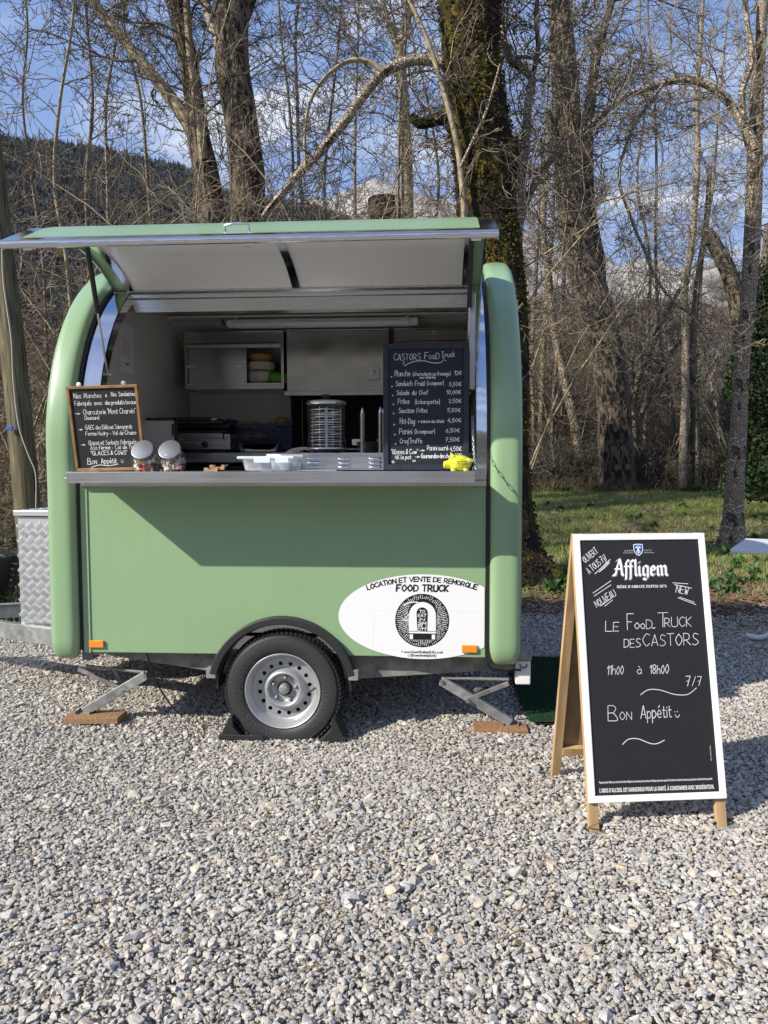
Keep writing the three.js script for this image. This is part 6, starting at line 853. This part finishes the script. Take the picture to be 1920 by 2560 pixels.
// grass, litter, leafy plants
const blade = (L, w, bend, seg = 3) => { const rows = []; for (let i = 0; i <= seg; i++) { const t = i / seg, q = w * (1 - t * 0.9); rows.push([[-q, L * t * (1 - 0.25 * bend * t), bend * L * t * t], [q, L * t * (1 - 0.25 * bend * t), bend * L * t * t]]); } return strip(rows); };
const tuft = (seed, n, L, w) => { const r = rngOf(seed), gs = []; for (let i = 0; i < n; i++) gs.push(blade(L * (0.5 + 0.8 * r()), w * (0.7 + 0.6 * r()), 0.3 + 1.1 * r(), 2).rotateY(r() * 6.28).translate((r() - 0.5) * L * 0.8, 0, (r() - 0.5) * L * 0.8)); return join(gs); };
const leafMat = phys('leaf', [1, 1, 1], 0.7, { transmission: 0.25, thickness: 0 });
{
  const r = rngOf(61), tufts = [1, 2, 3, 4].map((k) => tuft(800 + k, 11, 0.085, 0.0032)), G = new THREE.Group(), list = []; G.name = 'grass'; tag(G, 'short patchy spring grass on the bank between gravel and wood', 'grass', undefined, 'stuff'); scene.add(G);
  const wild = []; for (let i = 0; i < 52000; i++) { const t = Math.pow(r(), 0.75), z = lerp(-3.9, -18, t), d = CAM.z - z, x = lerp(-0.62 * d, 0.56 * d, r()); if (x < 0.6 && x > -2.4 && z > -8) continue; const patch = fbm(x * 1.7, z * 1.7, 19, 3), dry = fbm(x * 0.9 + 5, z * 0.9, 23, 3); if (r() > smooth(0.22, 0.5, patch) * smooth(-3.7, -4.7, z + (patch - 0.5)) + 0.06) continue; const s = lerp(0.5, 1.15, r()) * (0.8 + 0.5 * patch) * (z < -9 ? 1.25 : 1), y = r(); const c = y < 0.2 + 0.5 * smooth(0.5, 0.7, dry) ? [0.46, 0.39, 0.2] : [lerp(0.22, 0.34, r()), lerp(0.3, 0.4, r()), 0.07]; list.push([Math.floor(r() * 4), x, groundY(x, z) - 0.015, z, 0, r() * 6.28, 0, s, s, s, ...c]); }
  scatter('tufts', G, tufts, leafMat, list);
  const D = new THREE.Group(); D.name = 'dry_grass'; tag(D, 'tall straw-coloured dead grass at the foot of the wood', 'dry grass', undefined, 'stuff'); scene.add(D); const tall = [1, 2].map((k) => tuft(820 + k, 14, 0.4, 0.005)); for (let i = 0; i < 1100; i++) { const z = lerp(-16.2, -18.2, r()), d = CAM.z - z, x = lerp(0.05 * d, 0.56 * d, r()); if (fbm(x * 0.8, z * 0.8, 29, 2) < 0.45) continue; const v = 0.7 + 0.6 * r(), s = 0.5 + 0.8 * r(); wild.push([i % 2, x, groundY(x, z) - 0.02, z, 0, r() * 6.28, 0, s, s, s, 0.27 * v, 0.2 * v, 0.105 * v]); } scatter('dead_tufts', D, tall, leafMat, wild);
  // litter of twigs, bark chips and old leaves along the edge of the gravel
  const L = new THREE.Group(), bits = []; L.name = 'leaf_litter'; tag(L, 'brown bark chips, twigs and dead leaves between gravel and grass', 'litter', undefined, 'stuff'); scene.add(L);
  const stick = new THREE.CylinderGeometry(0.003, 0.004, 0.13, 5).rotateZ(Math.PI / 2), chip = prep(new THREE.BoxGeometry(0.04, 0.005, 0.018)), dead = blade(0.05, 0.014, 0.6, 3).rotateX(Math.PI / 2);
  for (let i = 0; i < 15000; i++) { const z = lerp(-2.6, -5.2, Math.pow(r(), 0.9)) - (r() < 0.25 ? r() * 9 : 0), d = CAM.z - z, x = lerp(-0.62 * d, 0.56 * d, r()); if (z > -3.2 && r() < 0.75) continue; if (x < 0.5 && x > -2.3 && z > -4) continue; const v = 0.5 + 0.9 * r(), s = 0.5 + 0.9 * r(), t = r(), k = t < 0.4 ? 0 : t < 0.7 ? 1 : 2; bits.push([k, x, groundY(x, z) + 0.006 + 0.02 * r(), z, (r() - 0.5) * 0.7, r() * 6.28, (r() - 0.5) * 0.7, s, s, s, 0.19 * v, 0.115 * v, 0.07 * v]); }
  for (let i = 0; i < 260; i++) { const z = lerp(2.2, -3, r()), d = CAM.z - z, x = lerp(-0.6 * d, 0.5 * d, r()), v = 0.7 + 0.8 * r(), s = 0.3 + 0.5 * r(); bits.push([r() < 0.5 ? 2 : 0, x, 0.022, z, (r() - 0.5) * 0.8, r() * 6.28, (r() - 0.5) * 0.8, s, s, s, 0.2 * v, 0.13 * v, 0.06 * v]); }
  scatter('bits', L, [prep(stick), chip, dead], std('dry litter', [1, 1, 1], 0.95), bits);
}
{                                                         // broad-leaved plants
  const leaf = (L, w) => { const rows = []; for (let i = 0; i <= 5; i++) { const t = i / 5, q = w * Math.sin(Math.PI * Math.pow(t, 0.7)) + 0.0006, y = 0.12 * L * Math.sin(t * 2.6); rows.push([[-q, y + q * 0.3, L * t], [0, y, L * t], [q, y + q * 0.3, L * t]]); } return strip(rows); };
  const r = rngOf(67), clump = (n, L, w, spread, h) => { const gs = []; for (let i = 0; i < n; i++) gs.push(leaf(L * (0.6 + 0.7 * r()), w * (0.7 + 0.6 * r())).rotateX(-0.2 - 0.9 * r()).rotateY(r() * 6.28).translate((r() - 0.5) * spread, h * r(), (r() - 0.5) * spread)); return join(gs); };
  const put = (name, label, geo, n, area, s0, s1, col) => { const G = new THREE.Group(), list = []; G.name = name; tag(G, label, 'plants', undefined, 'stuff'); scene.add(G); for (let i = 0; i < n; i++) { const [x, y, z] = area(), s = lerp(s0, s1, r()), v = 0.6 + 0.7 * r(); list.push([0, x, y, z, 0, r() * 6.28, 0, s, s, s, col[0] * v, col[1] * v, col[2] * v]); } scatter('leaves', G, [geo], leafMat, list); };
  const gy = (x, z) => [x, groundY(x, z), z];
  put('leafy_plants', 'bright green leafy undergrowth behind the tool box at the left edge', clump(26, 0.07, 0.022, 0.3, 0.3), 260, () => { const z = lerp(-4.3, -6.6, r()); return gy(lerp(-7.2, -2.3, r()), z); }, 0.8, 1.7, [0.085, 0.16, 0.02]);
  put('strap_leaves', 'long dark green strap leaves in front of the black planter', tuft(85, 16, 0.42, 0.011), 22, () => gy(lerp(-3.9, -2.75, r()), lerp(-2.35, -2.9, r())), 0.6, 1.05, [0.03, 0.085, 0.018]);
  put('wild_garlic', 'fresh green leaf rosettes dotted over the grass bank', clump(11, 0.12, 0.02, 0.1, 0.02), 170, () => { const z = -4.3 - 10 * r() * r(), d = CAM.z - z; return gy(lerp(0.14 * d, 0.52 * d, r()), z); }, 0.6, 1.4, [0.06, 0.15, 0.02]);
  put('spring_leaves', 'light green leaves at the foot of the wood behind the big leaning trunk', clump(24, 0.09, 0.03, 0.5, 0.12), 120, () => { const z = lerp(-16, -18, r()), d = CAM.z - z; return gy(lerp(0.1 * d, 0.54 * d, r()), z); }, 0.6, 1.3, [0.05, 0.1, 0.02]);
  // evergreen ivy bush at the right edge
  const t = thing('ivy_tree', 'dark evergreen ivy-clad tree at the right picture edge', 'tree', [5.9, groundY(5.9, -9.5), -9.5]), B = new Tubes(); trunkOf(B, curve([[1905, 1250, 46], [1900, 1000, 40], [1910, 760, 30], [1920, 560, 16]], -10.5), 12, 24, ridgeOf(9, 0.1)); part('trunk', B.geo(), bark.dark, t); const m = []; const ivy = leaf(0.075, 0.032);
  for (let i = 0; i < 20000; i++) { const v = lerp(640, 1240, Math.pow(r(), 0.9)), lump = fbm(v * 0.012, 3, 5, 3), wide = (v < 900 ? 30 + 60 * lump : 70 + 60 * lump) * smooth(620, 720, v), a = r() * 6.28, q = Math.pow(r(), 0.45); const c = atZ(1925 + 15 * Math.sin(v * 0.02), v, -10.5), R = wide / FOCAL * 14.45 * q; m.push([0, c.x + R * Math.cos(a) * 1.0, c.y + (r() - 0.5) * 0.3, c.z + R * Math.sin(a), r() * 3, r() * 6.28, r() * 3, 0.6 + 0.6 * r(), 0.6 + 0.6 * r(), 0.6 + 0.6 * r(), 0.022 + 0.03 * r(), 0.05 + 0.05 * r(), 0.012]); }
  scatter('ivy', t, [ivy], leafMat, m); t.children.forEach((c) => { if (c.isInstancedMesh) { c.userData.kind = 'stuff'; c.position.set(-5.9, -t.position.y, 9.5); } });
  const t2 = []; for (let i = 0; i < 420; i++) { const v = lerp(880, 1240, r()), c = atZ(1738 + (1240 - v) * 0.004, v, -16.8), a = r() * 6.28, R = 0.08 + 0.2 * r() * r(); t2.push([0, c.x + R * Math.cos(a), c.y, c.z + R * Math.sin(a), r() * 3, r() * 6.28, r() * 3, 0.6 + 0.6 * r(), 0.6 + 0.6 * r(), 0.6 + 0.6 * r(), 0.02 + 0.02 * r(), 0.04 + 0.03 * r(), 0.012]); }
  const host = scene.children.find((c) => c.name === 'ivy_birch'); scatter('ivy', host, [ivy], leafMat, t2); host.children.forEach((c) => { if (c.isInstancedMesh) { c.userData.kind = 'stuff'; c.position.copy(host.position).multiplyScalar(-1); } });
}
// ------------------------------------------------------------------ hills
{
  const FWD = V(0, 0, -1).applyQuaternion(camera.quaternion).setY(0).normalize(), dirAt = (u) => { const d = ray(u, 1166); d.y = 0; return d.normalize(); };
  const hill = (name, label, dist0, dist1, crest, mat, u0, u1, colour, seed, bump) => {      // crest: picture heights of the skyline as pairs
    const N = 150, K = 26, rows = [], top = (u) => { let i = 0; while (i < crest.length - 2 && crest[i + 1][0] < u) i++; const [a, b] = [crest[i], crest[i + 1]]; const t = clamp((u - a[0]) / (b[0] - a[0]), 0, 1); return lerp(a[1], b[1], t * t * (3 - 2 * t)); };
    for (let i = 0; i <= N; i++) { const u = lerp(u0, u1, i / N), d = dirAt(u), row = []; const h1 = (1166 - top(u)) / FOCAL * dist1 * d.dot(FWD); for (let j = 0; j <= K + 4; j++) { const t = Math.min(j / K, 1), back = Math.max(0, j - K) / 4, D = lerp(dist0, dist1, t) + back * (dist1 - dist0) * 0.7, rough = fbm(i * 0.16, j * 0.3, seed, 4) - 0.5; row.push([CAM.x + d.x * D, (h1 * Math.pow(t, 0.9) + bump * rough * t * 2) * (1 - 0.5 * back * back) + 0.2, CAM.z + d.z * D]); } rows.push(row); }
    const g = strip(rows, (i, j, p) => [p[0] / 60, p[1] / 60 + p[2] / 90]), col = [], p = g.attributes.position; for (let i = 0; i < p.count; i++) col.push(...colour(p.getX(i), p.getY(i), p.getZ(i))); g.setAttribute('color', new THREE.Float32BufferAttribute(col, 3)); single(name, g, mat, label, 'hill', undefined, 'structure'); return { rows, top };
  };
  const forest = std('wooded slope', [1, 1, 1], 1, { vertexColors: true, map: T.speck }), rock = std('limestone slope', [1, 1, 1], 1, { vertexColors: true, map: T.speck });
  const A = hill('wooded_hill', 'dark wooded hillside with a conifer skyline on the left', 260, 1150, [[-700, 330], [-200, 362], [0, 385], [150, 398], [300, 424], [450, 464], [600, 515], [760, 550], [900, 590], [1150, 740], [1400, 900]], forest, -900, 1400, (x, y, z) => { const n = fbm(x * 0.012, z * 0.012 + y * 0.02, 3, 4); return [lerp(0.036, 0.06, n), lerp(0.034, 0.055, n), lerp(0.032, 0.05, n)]; }, 5, 14);
  hill('far_mountain', 'pale rocky mountain ridge far behind the trees', 2600, 5200, [[300, 700], [560, 560], [700, 512], [800, 500], [930, 478], [1050, 505], [1200, 560], [1400, 632], [1540, 684], [1620, 668], [1700, 676], [1800, 660], [1900, 678], [2100, 630], [2500, 600], [3200, 560]], rock, 200, 3200, (x, y, z) => { const n = fbm(x * 0.006, y * 0.02, 3, 5), s = smooth(0.42, 0.6, n + (y - 700) * 0.0002); return [lerp(0.1, 0.5, s), lerp(0.1, 0.47, s), lerp(0.09, 0.44, s)]; }, 15, 130);
  const Cc = hill('near_hill', 'brown bare wooded slope low behind the thicket on the right', 120, 520, [[700, 940], [900, 850], [1100, 810], [1350, 800], [1500, 822], [1650, 812], [1800, 834], [2000, 800], [2300, 750], [2900, 690]], forest, 600, 2900, (x, y, z) => { const n = fbm(x * 0.02, z * 0.02 + y * 0.04, 7, 4); return [lerp(0.075, 0.12, n), lerp(0.064, 0.1, n), lerp(0.053, 0.08, n)]; }, 25, 8);
  {                                                       // the wooded valley side behind the viewer, mirrored in the polished jamb
    const rows = []; for (let i = 0; i <= 80; i++) { const a = lerp(-0.25, Math.PI + 0.25, i / 80), row = []; for (let j = 0; j <= 14; j++) { const t = j / 14, D = lerp(160, 820, t), h = (120 + 60 * fbm(i * 0.12, 3, 61, 4)) * Math.pow(t, 0.9) + 14 * (fbm(i * 0.4, j * 0.5, 63, 3) - 0.5) * t; row.push([Math.cos(a) * D, h, CAM.z + Math.sin(a) * D]); } rows.push(row); }
    const g = strip(rows, (i, j, p) => [p[0] / 60, p[2] / 60]), col = []; for (let i = 0; i < g.attributes.position.count; i++) { const n = fbm(g.attributes.position.getX(i) * 0.02, g.attributes.position.getZ(i) * 0.02, 9, 4); col.push(lerp(0.035, 0.08, n), lerp(0.035, 0.068, n), lerp(0.03, 0.05, n)); } g.setAttribute('color', new THREE.Float32BufferAttribute(col, 3)); single('opposite_hill', g, forest, 'wooded hillside across the valley, mirrored in the trailer steel', 'hill', undefined, 'structure');
  }
  const r = rngOf(77); const fir = (() => { const g = []; for (let k = 0; k < 4; k++) g.push(new THREE.ConeGeometry(0.17 - k * 0.037, 0.36, 7, 1, true).rotateY(k).translate((k % 2) * 0.02, 0.3 + k * 0.2, 0)); g.push(new THREE.CylinderGeometry(0.02, 0.03, 0.2, 5).translate(0, 0.1, 0)); return join(g); })();
  const bare = [1, 2, 3].map((s) => { const q = rngOf(s * 31), B = new Tubes(); for (let i = 0; i < 3; i++) grow(B, V(0, 0, 0), V((q() - 0.5) * 0.6, 1, (q() - 0.5) * 0.6).normalize(), 0.85, 0.03, 0, q, { kids: [8, 5], wob: 0.25, up: 0.05, min: 0.012, from: 0.2 }); return B.geo(); });
  const plant = (name, label, src, n, geos, size, pick, j0) => { const G = new THREE.Group(), list = []; G.name = name; tag(G, label, 'trees', undefined, 'stuff'); scene.add(G); const R = src.rows; for (let k = 0; k < n; k++) { const i = r() * (R.length - 2), j = lerp(j0, 26, Math.pow(r(), 0.75)), a = Math.floor(i), b = Math.min(25, Math.floor(j)), f = i - a, g = j - b, P00 = R[a][b], P10 = R[a + 1][b], P01 = R[a][b + 1], P11 = R[a + 1][b + 1], at = [0, 1, 2].map((c) => lerp(lerp(P00[c], P10[c], f), lerp(P01[c], P11[c], f), g)); const [q, s, col] = pick(j / 26, at); if (q < 0) continue; list.push([q, at[0], at[1] - 0.5, at[2], 0, r() * 6.28, 0, s * size, s * size, s * size, ...col]); } scatter('forest_trees', G, geos, std(name, [1, 1, 1], 1), list); };
  plant('conifers', 'dark conifers scattered over the left hill and along its skyline', A, 9000, [fir], 17, (t, p) => [r() < 0.25 + 0.75 * smooth(0.8, 0.97, t) || fbm(p[0] * 0.01, p[1] * 0.02, 51, 3) > 0.6 ? 0 : -1, 0.6 + 0.6 * r(), [0.024 + 0.014 * r(), 0.038 + 0.018 * r(), 0.034]], 2);  // firs tinted towards blue: distance haze put into their colour
  plant('hill_woods', 'leafless woods covering the left hill, distance haze put into their blue grey colour', A, 8000, bare, 15, () => [Math.floor(r() * 3), 0.7 + 0.5 * r(), [0.07 + 0.04 * r(), 0.074 + 0.038 * r(), 0.085 + 0.036 * r()]], 1);  // blue-grey stands in for haze over the hill, mixed into the tree colours
  plant('slope_woods', 'brown leafless woods covering the low slope on the right', Cc, 5200, bare, 11, () => [Math.floor(r() * 3), 0.7 + 0.5 * r(), [0.12 + 0.06 * r(), 0.102 + 0.05 * r(), 0.084 + 0.04 * r()]], 1);
}
renderer.render(scene, camera);
